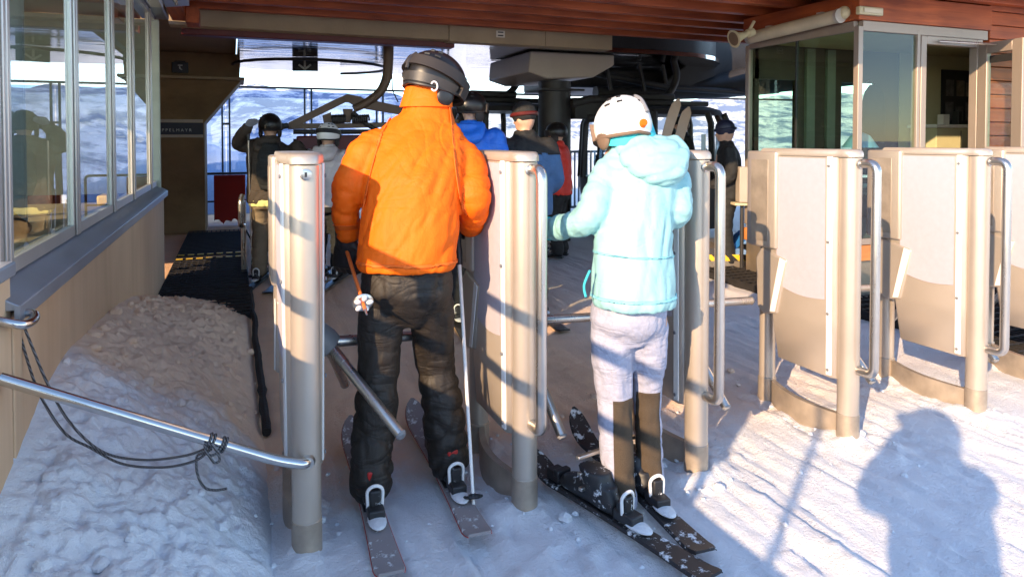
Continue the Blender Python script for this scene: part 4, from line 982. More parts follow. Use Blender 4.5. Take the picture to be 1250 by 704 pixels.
# ------------------------------------------------------------------ people
def remesh(mb, name, parent, m, voxel=.014, it=5, folds=None, post=None):
    me = mb.mesh(name + '_tmp'); t = bpy.data.objects.new(name + '_tmp', me); COL.objects.link(t)
    a = t.modifiers.new('r', 'REMESH'); a.mode = 'VOXEL'; a.voxel_size = voxel
    b = t.modifiers.new('s', 'SMOOTH'); b.iterations = it; b.factor = .5
    dg = bpy.context.evaluated_depsgraph_get(); out = bpy.data.meshes.new_from_object(t.evaluated_get(dg))
    bpy.data.objects.remove(t); out.name = name
    if folds:
        ns = [v.normal.copy() for v in out.vertices]
        for v, n in zip(out.vertices, ns): v.co = v.co + n * folds(v.co, n)
    if post: post(out)
    out.transform(Matrix.Translation(-off(parent))); out.update()
    return link_mesh(name, out, m, parent, True, None)
def crease(p, axis, along, across, seed=0):
    """sharp-valleyed folds, long in one direction"""
    ax = V(axis).normalized(); t = p.dot(ax); q = (p - ax * t) * across + ax * (t * along) + V((seed, seed * .7, 0))
    q += V((noise.noise(p * 4 + V((seed, 0, 0))), noise.noise(p * 4 + V((0, seed, 5))), 0)) * .7
    a = abs(noise.noise(q)); return min(1, a * 3.4) ** .7
def seg_dist(p, a, b):
    d = b - a; t = max(0, min(1, (p - a).dot(d) / d.length_squared)); return (p - a - d * t).length, t
def frame(yaw, pitch=0):
    """head or hand frame; yaw is clockwise from camera-forward, pitch is down"""
    f0 = FH * math.cos(yaw) + RT * math.sin(yaw); r = f0.cross(UPZ).normalized()
    f = f0 * math.cos(pitch) - UPZ * math.sin(pitch); u = r.cross(f); return f, r, u
def limb(mb, pts, rs, n=8):
    P_ = bez(pts, n); k = len(P_) - 1; out = []
    for i in range(len(P_)): out.append(interp([(j / (len(rs) - 1), r_) for j, r_ in enumerate(rs)], i / k))
    mb.tube(P_, out, 16)
    mb.ell(P_[0], (out[0], 0, 0), (0, out[0], 0), (0, 0, out[0])); mb.ell(P_[-1], (out[-1], 0, 0), (0, out[-1], 0), (0, 0, out[-1]))
def hand(mb, w, d, n, s, sc=1.0, curl=55, thumb=1):
    """palm, four bent fingers of unequal length, thumb off the side; w wrist, d finger direction, n palm normal, s towards the thumb"""
    d, n, s = V(d).normalized(), V(n).normalized(), V(s).normalized()
    mb.loft([(w + d * t * sc, s * a * sc, n * b * sc) for t, a, b in ((-.05, .030, .028), (-.01, .032, .026), (.03, .042, .022), (.075, .044, .019), (.092, .040, .015))])
    for i, (o, L) in enumerate(((.032, .074), (.011, .082), (-.011, .076), (-.031, .060))):
        p = w + (d * .085 + s * o) * sc; pts = [p - d * .03 * sc, p]; ang = 0
        for q, l in enumerate((.42, .33, .25)):
            ang += R(curl * (.75 if q == 0 else 1)); p = p + (d * math.cos(ang) + n * math.sin(ang)) * (L * l * sc); pts.append(p)
        mb.tube(pts, [.010 * sc, .0105 * sc, .010 * sc, .0095 * sc, .008 * sc], 10); mb.ell(pts[-1], (.008 * sc, 0, 0), (0, .008 * sc, 0), (0, 0, .008 * sc), 8, 6)
    p = w + (d * .02 + s * .030) * sc; q1 = p + (d * .028 + s * .026 + n * .012) * sc; q2 = q1 + (d * .026 + s * .004 + n * .022) * sc; q3 = q2 + (d * .016 - s * .010 + n * .016) * sc
    mb.tube([p, q1, q2, q3], [.014 * sc, .0125 * sc, .011 * sc, .009 * sc], 10); mb.ell(q3, (.009 * sc, 0, 0), (0, .009 * sc, 0), (0, 0, .009 * sc), 8, 6)
def surf(c, fr, rad, az, th, k=1.0):
    """point on a helmet ellipsoid: az from the front clockwise, th from the crown"""
    f, r, u = fr
    return c + (f * (math.cos(az) * rad[1]) + r * (math.sin(az) * rad[0])) * (math.sin(th) * k) + u * (math.cos(th) * rad[2] * k)
def helmet(parent, c, fr, rad, shell, trim, strap=None, clip=None, vents=True, front_lift=0, goggles=None, lower=None, pad=1.0, padu=.62):
    f, r, u = fr
    def thm(az): return R(96) + R(24) * (.5 - .5 * math.cos(az)) ** 1.2 + R(6) * abs(math.sin(az)) - R(front_lift) * (.5 + .5 * math.cos(az))
    mb = MB(); n, m = 40, 14
    for k in (1.0, .90):
        for i in range(m + 1):
            for j in range(n):
                az = 2 * math.pi * j / n; th = max(.02, thm(az) * i / m); rid = 1 + .012 * math.cos(az * 2) * math.sin(th)
                mb.v.append(surf(c, fr, rad, az, th, k * rid))
    for L in (0, 1):
        o = L * (m + 1) * n
        for i in range(m):
            for j in range(n): mb.f.append((o + i * n + j, o + i * n + (j + 1) % n, o + (i + 1) * n + (j + 1) % n, o + (i + 1) * n + j))
        mb.f.append(tuple(o + j for j in range(n)))
    a = m * n; b = (m + 1) * n + m * n
    for j in range(n): mb.f.append((a + j, a + (j + 1) % n, b + (j + 1) % n, b + j))
    h = mb.build('helmet', shell, parent, 0, True, 60)
    rim = MB().tube([surf(c, fr, rad, 2 * math.pi * j / 40, thm(2 * math.pi * j / 40), .985) for j in range(41)], .008, 8).build('rim', trim, h)
    for s_ in (-1, 1):
        e = c + r * (s_ * rad[0] * .80) - u * (rad[2] * padu) + f * (rad[1] * .05)
        MB().ell(e - u * .02 * (pad - 1), f * .050 * pad, r * .020 * pad, u * .052 * pad).build('ear_pad', trim, h)
    MB().tube(bez([c + r * (s_ * rad[0] * .72) - u * (rad[2] * 1.0) + f * (.015 if s_ else .05) for s_ in (-1, 0, 1)]), .009, 8).build('chin_strap', M['black'], h)
    def band(az0, az1, tha, thb, w, nm, m_, k=1.02, th_=.012):
        q = MB(); N = 28
        for i in range(N + 1):
            t = i / N; az = lerp(az0, az1, t); th = tha + (thb - tha) * (.5 - .5 * math.cos(az))
            q.v += [surf(c, fr, rad, az, th - w, k), surf(c, fr, rad, az, th - w, k + th_ / rad[0]), surf(c, fr, rad, az, th + w, k + th_ / rad[0]), surf(c, fr, rad, az, th + w, k)]
        for i in range(N):
            A = i * 4; B = A + 4
            for z in range(4): q.f.append((A + z, B + z, B + (z + 1) % 4, A + (z + 1) % 4))
        q.f += [(0, 3, 2, 1), (N * 4, N * 4 + 1, N * 4 + 2, N * 4 + 3)]
        return q.build(nm, m_, h, 0, True, 50)
    if lower: band(R(75), R(285), R(101), R(108), R(8), 'lower_shell', lower, 1.0, .006)
    if strap: band(R(62), R(298), R(84), R(78), R(9.5), 'goggle_strap', strap)
    if goggles: band(R(-66), R(66), R(92), R(92), R(15), 'goggles', goggles, 1.0, .016)
    if clip:
        p0 = surf(c, fr, rad, R(180), R(62), 1.05); p1 = surf(c, fr, rad, R(180), R(96), 1.07); MB().tube(bez([p0, p0.lerp(p1, .5) - f * .012, p1]), .009, 8).build('strap_clip', clip, h)
    if vents:
        for az in (150, 205, 235, 125):
            for th in (38, 56):
                A = surf(c, fr, rad, R(az), R(th), 1.0); B = surf(c, fr, rad, R(az + 13), R(th), 1.0); MB().tube([A, A.lerp(B, .5) + (A - c) * .012, B], .0055, 6).build('vent', M['black'], h)
    return h
def boot(parent, heel, d, m, tall=.20, trim=None):
    """ski boot: heel point on the ski, d = toe direction"""
    d = V(d); d.z = 0; d.normalize(); s = d.cross(UPZ); mb = MB()
    mb.loft([(heel + d * t + UPZ * (.02 + h), s * w, UPZ * h + d * .0) for t, w, h in ((-.0, .028, .03), (.03, .043, .045), (.12, .046, .055), (.20, .05, .045), (.27, .046, .034), (.305, .03, .025))])
    a = heel + d * .075
    mb.loft([(a + UPZ * z + d * k, s * w, d * l) for z, k, w, l in ((.04, 0, .046, .062), (.12, .005, .050, .066), (tall, .03, .054, .066), (tall + .05, .05, .058, .072))])
    b = remesh(mb, 'ski_boot', parent, m, .011, 4)
    q = MB()
    for z, k in ((.085, .085), (.14, .092), (.20, .10)):
        q.obox(a + UPZ * z + d * (k - .02) + s * .0, s * .062, d * .010, UPZ * .007)
    q.build('buckles', trim or M['steel'], b, .003)
    MB().obox(heel + d * .15 + UPZ * .012, d * .155, s * .036, UPZ * .011).build('boot_sole', M['black'], b, .004)
    if trim: MB().obox(a - d * .070 + UPZ * .15, d * .010, s * .022, UPZ * .018).build('heel_trim', trim, b, .006)
    return b
def body_mesh(parent, J, hc, fr, hs=1.0):
    """one continuous figure: head with face, neck, trunk, arms with hands, legs with feet"""
    f, r, u = fr; mb = MB()
    mb.ell(hc, r * .074 * hs, f * .092 * hs, u * .112 * hs, 20, 14); mb.ell(hc + f * .035 * hs - u * .055 * hs, r * .052 * hs, f * .055 * hs, u * .055 * hs)
    mb.tube([hc + f * .085 * hs + u * .015 * hs, hc + f * .112 * hs - u * .028 * hs, hc + f * .09 * hs - u * .034 * hs], [.010 * hs, .016 * hs, .012 * hs], 10)
    mb.ell(hc + f * .088 * hs - u * .066 * hs, r * .026 * hs, f * .010 * hs, u * .007 * hs); mb.ell(hc + f * .088 * hs - u * .079 * hs, r * .022 * hs, f * .010 * hs, u * .007 * hs)
    for s_ in (-1, 1):
        mb.ell(hc + r * s_ * .076 * hs - u * .015 * hs, r * .010 * hs, f * .020 * hs, u * .032 * hs); mb.ell(hc + f * .080 * hs + r * s_ * .033 * hs + u * .020 * hs, r * .024 * hs, f * .012 * hs, u * .008 * hs)
        mb.ell(hc + f * .082 * hs + r * s_ * .032 * hs + u * .003 * hs, r * .013 * hs, f * .010 * hs, u * .008 * hs)
    limb(mb, [J['neck'] - UPZ * .06, J['neck'], hc - u * .06], [.06, .055, .055])
    mb.loft([(J['hip'] - UPZ * .08, RT * .12, FH * .09), (J['hip'], RT * .14, FH * .10), (J['waist'], RT * .125, FH * .09), (J['chest'], RT * .145, FH * .10), (J['neck'] - UPZ * .07, RT * .11, FH * .07), (J['neck'], RT * .05, FH * .05)])
    for s_ in 'LR':
        limb(mb, [J['sh' + s_], J['el' + s_], J['wr' + s_]], [.046, .040, .032, .028])
        limb(mb, [J['hip' + s_], J['kn' + s_], J['an' + s_]], [.075, .062, .05, .04])
        if 'hd' + s_ in J: w, d, n, s = J['hd' + s_]; hand(mb, V(w), d, n, s, .92)
        fd = J['toe' + s_]; limb(mb, [J['an' + s_] - UPZ * .02, J['an' + s_] - UPZ * .035 + fd * .10], [.036, .03])
    return remesh(mb, 'body', parent, M['skin'], .013, 3)

def pole(name, label, grip, tip, m, up=None, group=None, basket=.045, gripm=None, solid=False, m_b=None):
    d = (tip - grip); L = d.length; d.normalize(); o = thing(name, tip, label, 'ski pole', group)
    MB().tube([grip, grip + d * (L - .03)], [.0085, .0065], 12).build('shaft', m, o)
    MB().tube([grip - d * .02, grip + d * .02, grip + d * .06, grip + d * .11], [.017, .014, .016, .013], 14).build('grip', gripm or M['black'], o)
    b = grip + d * (L - .075); a1 = d.orthogonal().normalized(); a2 = d.cross(a1); mb = MB()
    mb.tube([b - d * .012, b + d * .008], [.010, .014], 12)
    for k in range(6):
        q = R(60 * k); e = a1 * math.cos(q) + a2 * math.sin(q); e2 = a1 * math.cos(q + R(60)) + a2 * math.sin(q + R(60))
        mb.tube([b, b + e * basket], .005, 6); mb.tube([b + e * basket, b + (e + e2).normalized() * basket * .9, b + e2 * basket], .0055, 6)
    if solid: mb = MB().tube([b - d * .006, b + d * .002, b + d * .008], [basket * .9, basket, basket * .8], 24)
    mb.build('basket', m_b or M['black'], o)
    if solid:
        for k in range(5): q = R(72 * k); e = a1 * math.cos(q) + a2 * math.sin(q); MB().ell(b + e * basket * .62 + d * .009, e * .013, e.cross(d) * .010, d * .005).build('basket_rib', M['white'], o)
    MB().tube([grip + d * (L - .03), grip + d * L], [.006, .003], 10).build('spike', M['steel'], o)
    return o
def ski(label, tail, tip, w, m, group, boot_at=None, edge=None, under=None, lift=.075):
    d = tip - tail; d.z = 0; L = d.length; d.normalize(); s = d.cross(UPZ); o = thing('ski', tail.lerp(tip, .5) * 1.0, label, 'ski', group)
    N = 44; mb = MB(); eb = MB()
    def sec(t):
        wd = w * (.5 - .11 * math.sin(math.pi * min(1, max(0, (t - .02) / .88)))) * 1.0
        if t > .9: wd *= math.sqrt(max(.02, 1 - ((t - .9) / .1) ** 2))
        if t < .03: wd *= .82 + .18 * (t / .03)
        z = .024 + lift * max(0, (t - .82) / .18) ** 1.8 + .012 * max(0, (.05 - t) / .05); return wd, z
    for i in range(N + 1):
        t = i / N if i < N else .9995; wd, z = sec(t); c = tail + d * (L * t)
        mb.v += [c - s * wd + UPZ * (z - .006), c - s * wd * .93 + UPZ * (z + .004), c + s * wd * .93 + UPZ * (z + .004), c + s * wd + UPZ * (z - .006)]
    for i in range(N):
        a = i * 4; b = a + 4
        for k in range(4): mb.f.append((a + k, b + k, b + (k + 1) % 4, a + (k + 1) % 4))
    mb.f += [(0, 1, 2, 3), (N * 4 + 3, N * 4 + 2, N * 4 + 1, N * 4)]
    mb.build('ski_body', m, o, 0, True, 30)
    for sg in (-1, 1):
        q = [tail + d * (L * t) + s * (sg * sec(t)[0] * 1.005) + UPZ * (sec(t)[1] - .007) for t in [i / N for i in range(N)]]; eb.tube(q, .002, 6)
    eb.build('steel_edge', edge or M['dark'], o)
    if boot_at is not None:
        h = boot_at
        bz = MB().obox(h - d * .055 + UPZ * .048, d * .05, s * .030, UPZ * .020).obox(h - d * .035 + UPZ * .075, d * .018, s * .026, UPZ * .026).build('heel_binding', M['black'], o, .006)
        wr = MB(); c = h - d * .05 + UPZ * .10
        wr.tube(fillet([c + s * .026 - UPZ * .04, c + s * .030 + UPZ * .025, c + UPZ * .045 - d * .01, c - s * .030 + UPZ * .025, c - s * .026 - UPZ * .04], .02), .0065, 10)
        wr.build('binding_lever', M['white'], bz)
        MB().obox(c - UPZ * .012, d * .014, s * .020, UPZ * .034).build('heel_clamp', M['boot_snow'], bz, .006)
        MB().ell(h - d * .10 + UPZ * .034, d * .07, s * .034, UPZ * .012).build('packed_snow', M['bank'], bz)
        tb = MB().obox(h + d * .345 + UPZ * .048, d * .04, s * .032, UPZ * .020).obox(h + d * .32 + UPZ * .066, d * .016, s * .036, UPZ * .014).build('toe_binding', M['black'], o, .006)
    return o

def patch(src, name, cond, m, lift=.004, planes=(), margin=.008):
    """thin sheet lying on the cloth: faces that meet cond, trimmed straight along planes (point, outward normal)"""
    me = src.data; o = off(src)
    keep = [p for p in me.polygons if cond(p.center + o, p.normal) and all((p.center + o - q).dot(n) < margin for q, n in planes)]
    idx = {}; vs = []; fs = []
    for p in keep:
        f_ = []
        for i in p.vertices:
            if i not in idx:
                idx[i] = len(vs); v = me.vertices[i].co + o + me.vertices[i].normal * lift
                for q, n in planes:
                    e = (v - q).dot(n)
                    if e > 0: v = v - n * e
                vs.append(v)
            f_.append(idx[i])
        fs.append(tuple(f_))
    mb_ = MB(); mb_.v = vs; mb_.f = fs; ob = mb_.build(name, m, src, 0, True, None)
    so = ob.modifiers.new('thick', 'SOLIDIFY'); so.thickness = .004; so.offset = -1; return ob
# ---------------------------------------------------------------- man in orange
mroot = at_z(512, 622); mroot.z = 0
man = thing('person', mroot, 'person in bright orange ski jacket, black helmet and dark trousers, seen from behind', 'person')
sl_tail, sl_tip = at_z(478, 712, .02), at_z(428, 522, .06); sr_tail, sr_tip = at_z(586, 663, .02), at_z(503, 500, .06)
def on_ski(a, b, D):
    t = (D - D_of(a)) / (D_of(b) - D_of(a)); p = a.lerp(b, t); p.z = .028; return p
lheel, rheel = on_ski(sl_tail, sl_tip, 2.60), on_ski(sr_tail, sr_tip, 2.78)
ld = (sl_tip - sl_tail); ld.z = 0; ld.normalize(); rd_ = (sr_tip - sr_tail); rd_.z = 0; rd_.normalize()
GS = 'skis of the skier in orange'
ski('grey ski dusted with snow under the left foot of the orange skier', sl_tail, sl_tip, .105, M['ski_snow_grey'], GS, lheel, M['redboot'])
ski('grey ski under the right foot of the orange skier, pole tip beside it', sr_tail, sr_tip, .105, M['ski_snow_grey'], GS, rheel, M['redboot'])
J = dict(neck=at(520, 130, 2.93), chest=at(505, 205, 2.82), waist=at(499, 290, 2.74), hip=at(497, 335, 2.73),
         shL=at(449, 180, 2.84), elL=at(424, 232, 2.77), wrL=at(424, 285, 2.84), shR=at(570, 195, 2.9), elR=at(579, 245, 2.80), wrR=at(574, 272, 3.0),
         hipL=at(470, 345, 2.73), hipR=at(524, 345, 2.73), knL=at(462, 440, 2.74), knR=at(531, 445, 2.86), anL=lheel + ld * .07 + UPZ * .12, anR=rheel + rd_ * .07 + UPZ * .12, toeL=ld, toeR=rd_)
hdir = (at(420, 318, 2.86) - J['wrL']).normalized()
J['hdL'] = (J['wrL'] + hdir * .02, hdir, (RT * .5 + FH * .85), (RT * .85 - FH * .5))
J['hdR'] = (J['wrR'] + FH * .02, (FH * .9 - UPZ * .4), (-RT), UPZ)
MHF = frame(R(46), R(24)); mhc = at(531, 100, 2.99)
body_mesh(man, J, mhc, MHF)
def px_rings(tab, lean=(0, 0)):
    out = []
    for (px, py, D, hw, hd) in tab: out.append((at(px, py, D), RT * (hw * D / F), FH * hd))
    return out
def jacket_folds(segs, amp_t, axis_t, seed):
    def fn(p, n):
        best = min(((seg_dist(p, a, b)[0] / rr, a, b, amp) for a, b, rr, amp in segs), key=lambda q: q[0])
        if best[0] < 1.25:
            a, b, amp = best[1:]; return .62 * amp * (crease(p, (b - a), 15, 4, seed) - .8) + .3 * amp * (crease(p, (b - a), 36, 9, seed + 3) - .75)
        return amp_t * .75 * (crease(p, axis_t, 1.6, 8, seed) - .85) + .4 * amp_t * (crease(p, axis_t, 4, 22, seed + 2) - .8)
    return fn
mb = MB()
mb.loft(px_rings([(497, 329, 2.70, 58, .145), (497, 322, 2.70, 62, .15), (499, 290, 2.72, 61, .152), (502, 250, 2.75, 60, .15), (506, 215, 2.80, 64, .155), (508, 188, 2.85, 63, .145), (511, 166, 2.90, 56, .125), (516, 149, 2.93, 42, .10), (520, 138, 2.945, 32, .085), (521, 127, 2.955, 28.5, .078), (523, 114, 2.965, 27, .072)]))
limb(mb, [at(461, 178, 2.86), at(444, 192, 2.83), J['elL'], at(424, 281, 2.82)], [.07, .080, .074, .066, .058, .054])
limb(mb, [at(560, 188, 2.90), at(572, 205, 2.88), J['elR'], at(575, 275, 2.97)], [.075, .078, .075, .070, .060, .052])
remesh(mb, 'jacket', man, M['orange'], .0095, 3, jacket_folds([(J['shL'], J['elL'], .085, .012), (J['elL'], J['wrL'], .07, .016), (J['shR'], J['elR'], .085, .012), (J['elR'], J['wrR'], .075, .016)], .012, (.55, .1, .85), 2))
jm = bpy.data.objects['jacket']
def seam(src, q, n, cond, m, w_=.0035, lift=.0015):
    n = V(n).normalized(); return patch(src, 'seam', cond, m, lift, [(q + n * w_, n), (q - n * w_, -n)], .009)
zq = lambda py, D: at(500, py, D).z
bk_ = lambda p, n: n.dot(-FH) > -.3
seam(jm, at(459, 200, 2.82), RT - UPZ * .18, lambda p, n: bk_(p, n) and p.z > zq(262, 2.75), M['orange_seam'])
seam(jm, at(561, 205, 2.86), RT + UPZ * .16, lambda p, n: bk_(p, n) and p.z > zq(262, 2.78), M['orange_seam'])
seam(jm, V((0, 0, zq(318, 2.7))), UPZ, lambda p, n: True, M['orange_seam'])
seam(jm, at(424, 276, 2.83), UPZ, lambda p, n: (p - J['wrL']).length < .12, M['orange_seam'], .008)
cl_ = px_rings([(520, 131, 2.95, 32.5, .088), (521, 123, 2.957, 31, .083), (524, 106, 2.972, 29.5, .08)])
MB().loft(cl_).build('collar', M['orange'], man)
mb = MB()
mb.loft(px_rings([(497, 318, 2.72, 50, .12), (497, 335, 2.72, 56, .14), (497, 355, 2.72, 57, .145), (497, 372, 2.72, 50, .11), (497, 398, 2.73, 22, .05)]))
limb(mb, [at(470, 350, 2.72), at(465, 395, 2.72), at(462, 440, 2.73), at(459, 500, 2.72), J['anL'] - UPZ * .02 + ld * .0], [.090, .092, .088, .084, .085, .088, .084])
limb(mb, [at(524, 350, 2.73), at(528, 395, 2.80), at(532, 445, 2.86), at(541, 500, 2.85), J['anR'] - UPZ * .02], [.090, .092, .088, .084, .086, .088, .084])
def leg_folds(p, n):
    k = sstep(.75, .35, p.z); return (.003 + .011 * k) * (crease(p, (0, .2, 1), 14, 3.5, 9) - .8) + .006 * (crease(p, (0.1, .1, 1), 2.2, 13, 4) - .8)
remesh(mb, 'trousers', man, M['brownpants'], .0105, 3, leg_folds)
for h_, d_ in ((lheel, ld), (rheel, rd_)): boot(man, h_, d_, M['boot_snow'], .20, M['redboot'])
mb = MB(); hand(mb, *J['hdL'], 1.4, 58); limb(mb, [at(424, 275, 2.82), J['wrL'], J['wrL'] + hdir * .03], [.050, .050, .046]); remesh(mb, 'glove', man, M['gblack'], .006, 2)
mb = MB(); hand(mb, *J['hdR'], 1.12, 62); limb(mb, [at(575, 270, 2.95), J['wrR'] + FH * .02], [.045, .04]); remesh(mb, 'glove', man, M['gblack'], .006, 2)
helmet(man, mhc, MHF, (.122, .144, .130), M['hblack'], M['black'], M['strap'], M['hgrey'], goggles=M['strap'], lower=M['hgrey'], pad=.85, padu=.55)
ring = MB()
for s_, az in ((0, 118), (1, 205)):
    p = surf(mhc, MHF, (.122, .144, .130), R(az), R(116), 1.06); n_ = (p - mhc).normalized(); a1 = n_.cross(UPZ).normalized(); a2 = n_.cross(a1)
    ring.tube([p + (a1 * math.cos(R(q)) * .013 + a2 * math.sin(R(q)) * .019) for q in range(30, 331, 20)], .0035, 8)
ring.build('helmet_buckle', M['white'], man)
# his poles: one planted on the right, one trailing from the left hand
pole('ski_pole', 'silver ski pole planted between the orange skier and the gate', at(559, 292, 2.98), at_z(579, 632, .0), M['whitestrip'], basket=.034)
bk = at(444, 372, 2.50); gp = J['wrL'] + hdir * .06; dd_ = (gp - bk).normalized()
pole('ski_pole', 'orange ski pole trailing from the left hand of the orange skier', gp + dd_ * .10, bk - dd_ * .06, M['orangepole'], basket=.038, solid=True, m_b=M['steel'])

# ---------------------------------------------------------------- woman in turquoise
wroot = at_z(772, 625); wroot.z = 0
wom = thing('person', wroot, 'person in pale turquoise ski jacket and white helmet reaching left to the gate', 'person')
wl_tail, wl_tip = at_z(872, 715, .02), at_z(650, 566, .05); wr_tail, wr_tip = at_z(862, 684, .02), at_z(700, 520, .05)
wlh, wrh = on_ski(wl_tail, wl_tip, 2.55), on_ski(wr_tail, wr_tip, 2.68)
wld = (wl_tip - wl_tail); wld.z = 0; wld.normalize(); wrd = (wr_tip - wr_tail); wrd.z = 0; wrd.normalize()
GW = 'skis of the skier in turquoise'
ski('black snowy ski of the turquoise skier, the nearer of her two', wl_tail, wl_tip, .10, M['ski_snow_dark'], GW, wlh)
ski('black snowy ski of the turquoise skier with its raised tip near the gate arm', wr_tail, wr_tip, .10, M['ski_snow_dark'], GW, wrh, lift=.10)
J = dict(neck=at(770, 165, 2.87), chest=at(781, 235, 2.80), waist=at(773, 300, 2.74), hip=at(768, 375, 2.73),
         shL=at(745, 203, 2.83), elL=at(717, 266, 2.72), wrL=at(676, 277, 2.92), shR=at(823, 212, 2.84), elR=at(827, 260, 2.78), wrR=at(812, 265, 3.0),
         hipL=at(746, 392, 2.74), hipR=at(792, 392, 2.74), knL=at(749, 470, 2.74), knR=at(788, 475, 2.82), anL=at(757, 605, 2.66), anR=at(791, 590, 2.75), toeL=wld, toeR=wrd)
hd_ = (at(655, 279, 3.0) - J['wrL']).normalized()
J['hdL'] = (J['wrL'] + hd_ * .03, hd_, -UPZ, FH); J['hdR'] = (J['wrR'], FH, -UPZ, -RT)
WHF = frame(R(-20), R(20)); whc = at(760, 155, 2.88)
body_mesh(wom, J, whc, WHF, .95)
mb = MB()
mb.loft(px_rings([(773, 374, 2.70, 50, .145), (773, 366, 2.70, 53, .15), (772, 335, 2.72, 51.5, .145), (772, 300, 2.74, 48.5, .135), (775, 268, 2.77, 48, .14), (779, 238, 2.80, 49, .14), (783, 212, 2.82, 47, .13), (782, 192, 2.84, 40, .11), (776, 175, 2.86, 30, .085), (769, 163, 2.87, 26, .075)]))
limb(mb, [at(758, 202, 2.84), at(741, 215, 2.81), J['elL'], at(676, 279, 2.90)], [.064, .070, .068, .066, .056, .050])
limb(mb, [at(812, 208, 2.85), at(824, 222, 2.84), J['elR'], at(815, 263, 2.98)], [.062, .064, .062, .056, .05])
remesh(mb, 'jacket', wom, M['turq'], .0095, 3, jacket_folds([(J['shL'], J['elL'], .08, .013), (J['elL'], J['wrL'], .07, .015), (J['shR'], J['elR'], .08, .012)], .011, (.2, .1, .95), 11))
jw = [o for o in COL.objects if o.parent == wom and o.name.startswith('jacket')][0]
seam(jw, V((0, 0, at(772, 305, 2.66).z)), UPZ + RT * .05, lambda p, n: True, M['turq_seam'], .002, .0006)
seam(jw, V((0, 0, at(772, 366, 2.62).z)), UPZ, lambda p, n: True, M['turq_seam'])
mb = MB(); limb(mb, [at(755, 178, 2.80), at(770, 196, 2.73), at(797, 213, 2.69), at(822, 208, 2.72), at(830, 190, 2.78), at(822, 173, 2.84)], [.02, .035, .045, .05, .042, .03])
mb.loft([(at(786, 204, 2.74), RT * .085, FH * .06), (at(796, 192, 2.74), RT * .122, FH * .075), (at(797, 178, 2.77), RT * .115, FH * .07), (at(790, 165, 2.82), RT * .08, FH * .05)])
remesh(mb, 'hood', wom, M['turq'], .0105, 3, lambda p, n: .011 * (crease(p, RT + UPZ * .4, 5, 15, 21) - .7))
MB().loft(px_rings([(772, 178, 2.85, 35, .10), (768, 162, 2.87, 32, .095), (765, 148, 2.875, 30.5, .09), (765, 145, 2.875, 28, .08)])).build('collar', M['turq_d'], wom)
MB().tube(bez([at(720, 330, 2.62), at(713, 348, 2.62), at(715, 362, 2.62)]), .005, 8).build('zip_pull', M['turq_d'], wom)
wtr = MB()
wtr.loft(px_rings([(768, 365, 2.73, 44, .12), (767, 385, 2.73, 48, .135), (767, 398, 2.73, 45, .125), (767, 418, 2.73, 30, .08)]))
limb(wtr, [at(747, 398, 2.73), at(747, 435, 2.72), at(749, 475, 2.73), at(752, 540, 2.70), at(757, 611, 2.65)], [.084, .085, .079, .074, .067, .064, .066])
limb(wtr, [at(792, 398, 2.74), at(793, 435, 2.76), at(790, 475, 2.80), at(792, 530, 2.78), at(795, 590, 2.74)], [.078, .074, .066, .060, .054, .052, .054])
tro = remesh(wtr, 'trousers', wom, M['lav'], .0105, 3, lambda p, n: .006 * (crease(p, (.2, 0, 1), 13, 3, 31) - .8) + .006 * (crease(p, (.1, 0, 1), 2, 13, 8) - .8))
# brown reinforcing patches on the calves
def pix(p):
    d = p - CAM; z = d.dot(FH); return (CX + F * d.dot(RT) / z, z)
zc1 = at(757, 497, 2.6).z; zc2 = at(790, 485, 2.7).z
back = lambda c, n: n.dot(-FH) > -.25
patch(tro, 'calf_patch', lambda c, n: back(c, n) and (c - at(752, 540, 2.66)).dot(RT) < .115, M['calf'], .004, [(V((0, 0, zc1)), UPZ), (V((0, 0, .095)), -UPZ), (at(750, 540, 2.62), -RT), (at(774, 540, 2.66), RT)])
patch(tro, 'calf_patch', lambda c, n: back(c, n), M['calf'], .004, [(V((0, 0, zc2)), UPZ), (V((0, 0, .11)), -UPZ), (at(779, 540, 2.72), -RT), (at(808, 540, 2.72), RT)])
for h_, d_ in ((wlh, wld), (wrh, wrd)): boot(wom, h_, d_, M['boot_snow'], .11)
mb = MB(); hand(mb, *J['hdL'], 1.05, 30); limb(mb, [at(680, 279, 2.89), J['wrL'] + hd_ * .02], [.043, .040]); remesh(mb, 'glove', wom, M['ggrey'], .006, 2)
mb = MB(); hand(mb, *J['hdR'], 1.05, 30); remesh(mb, 'glove', wom, M['ggrey'], .006, 2)
MB().tube([at(671, 279, 2.915), at(666, 279, 2.94)], [.050, .047], 16).build('cuff', M['turq_d'], wom)
wh = helmet(wom, whc, WHF, (.116, .136, .130), M['hwhite'], M['hbrown'], None, None, goggles=M['hbrown'], pad=.98, padu=.36)
p0 = surf(whc, WHF, (.116, .136, .130), R(150), R(38), 1.03); p1 = surf(whc, WHF, (.116, .136, .130), R(158), R(84), 1.05)
MB().tube(bez([p0, p0.lerp(p1, .4) + (p0 - whc) * .09, p1]), .009, 8).build('strap_clip', M['grey'], wh)
f_, r_, u_ = WHF
p = surf(whc, WHF, (.116, .136, .130), R(172), R(106), .97); MB().tube([p, p - f_ * .02], [.018, .014], 14).build('adjuster_dial', M['orange'], wh)

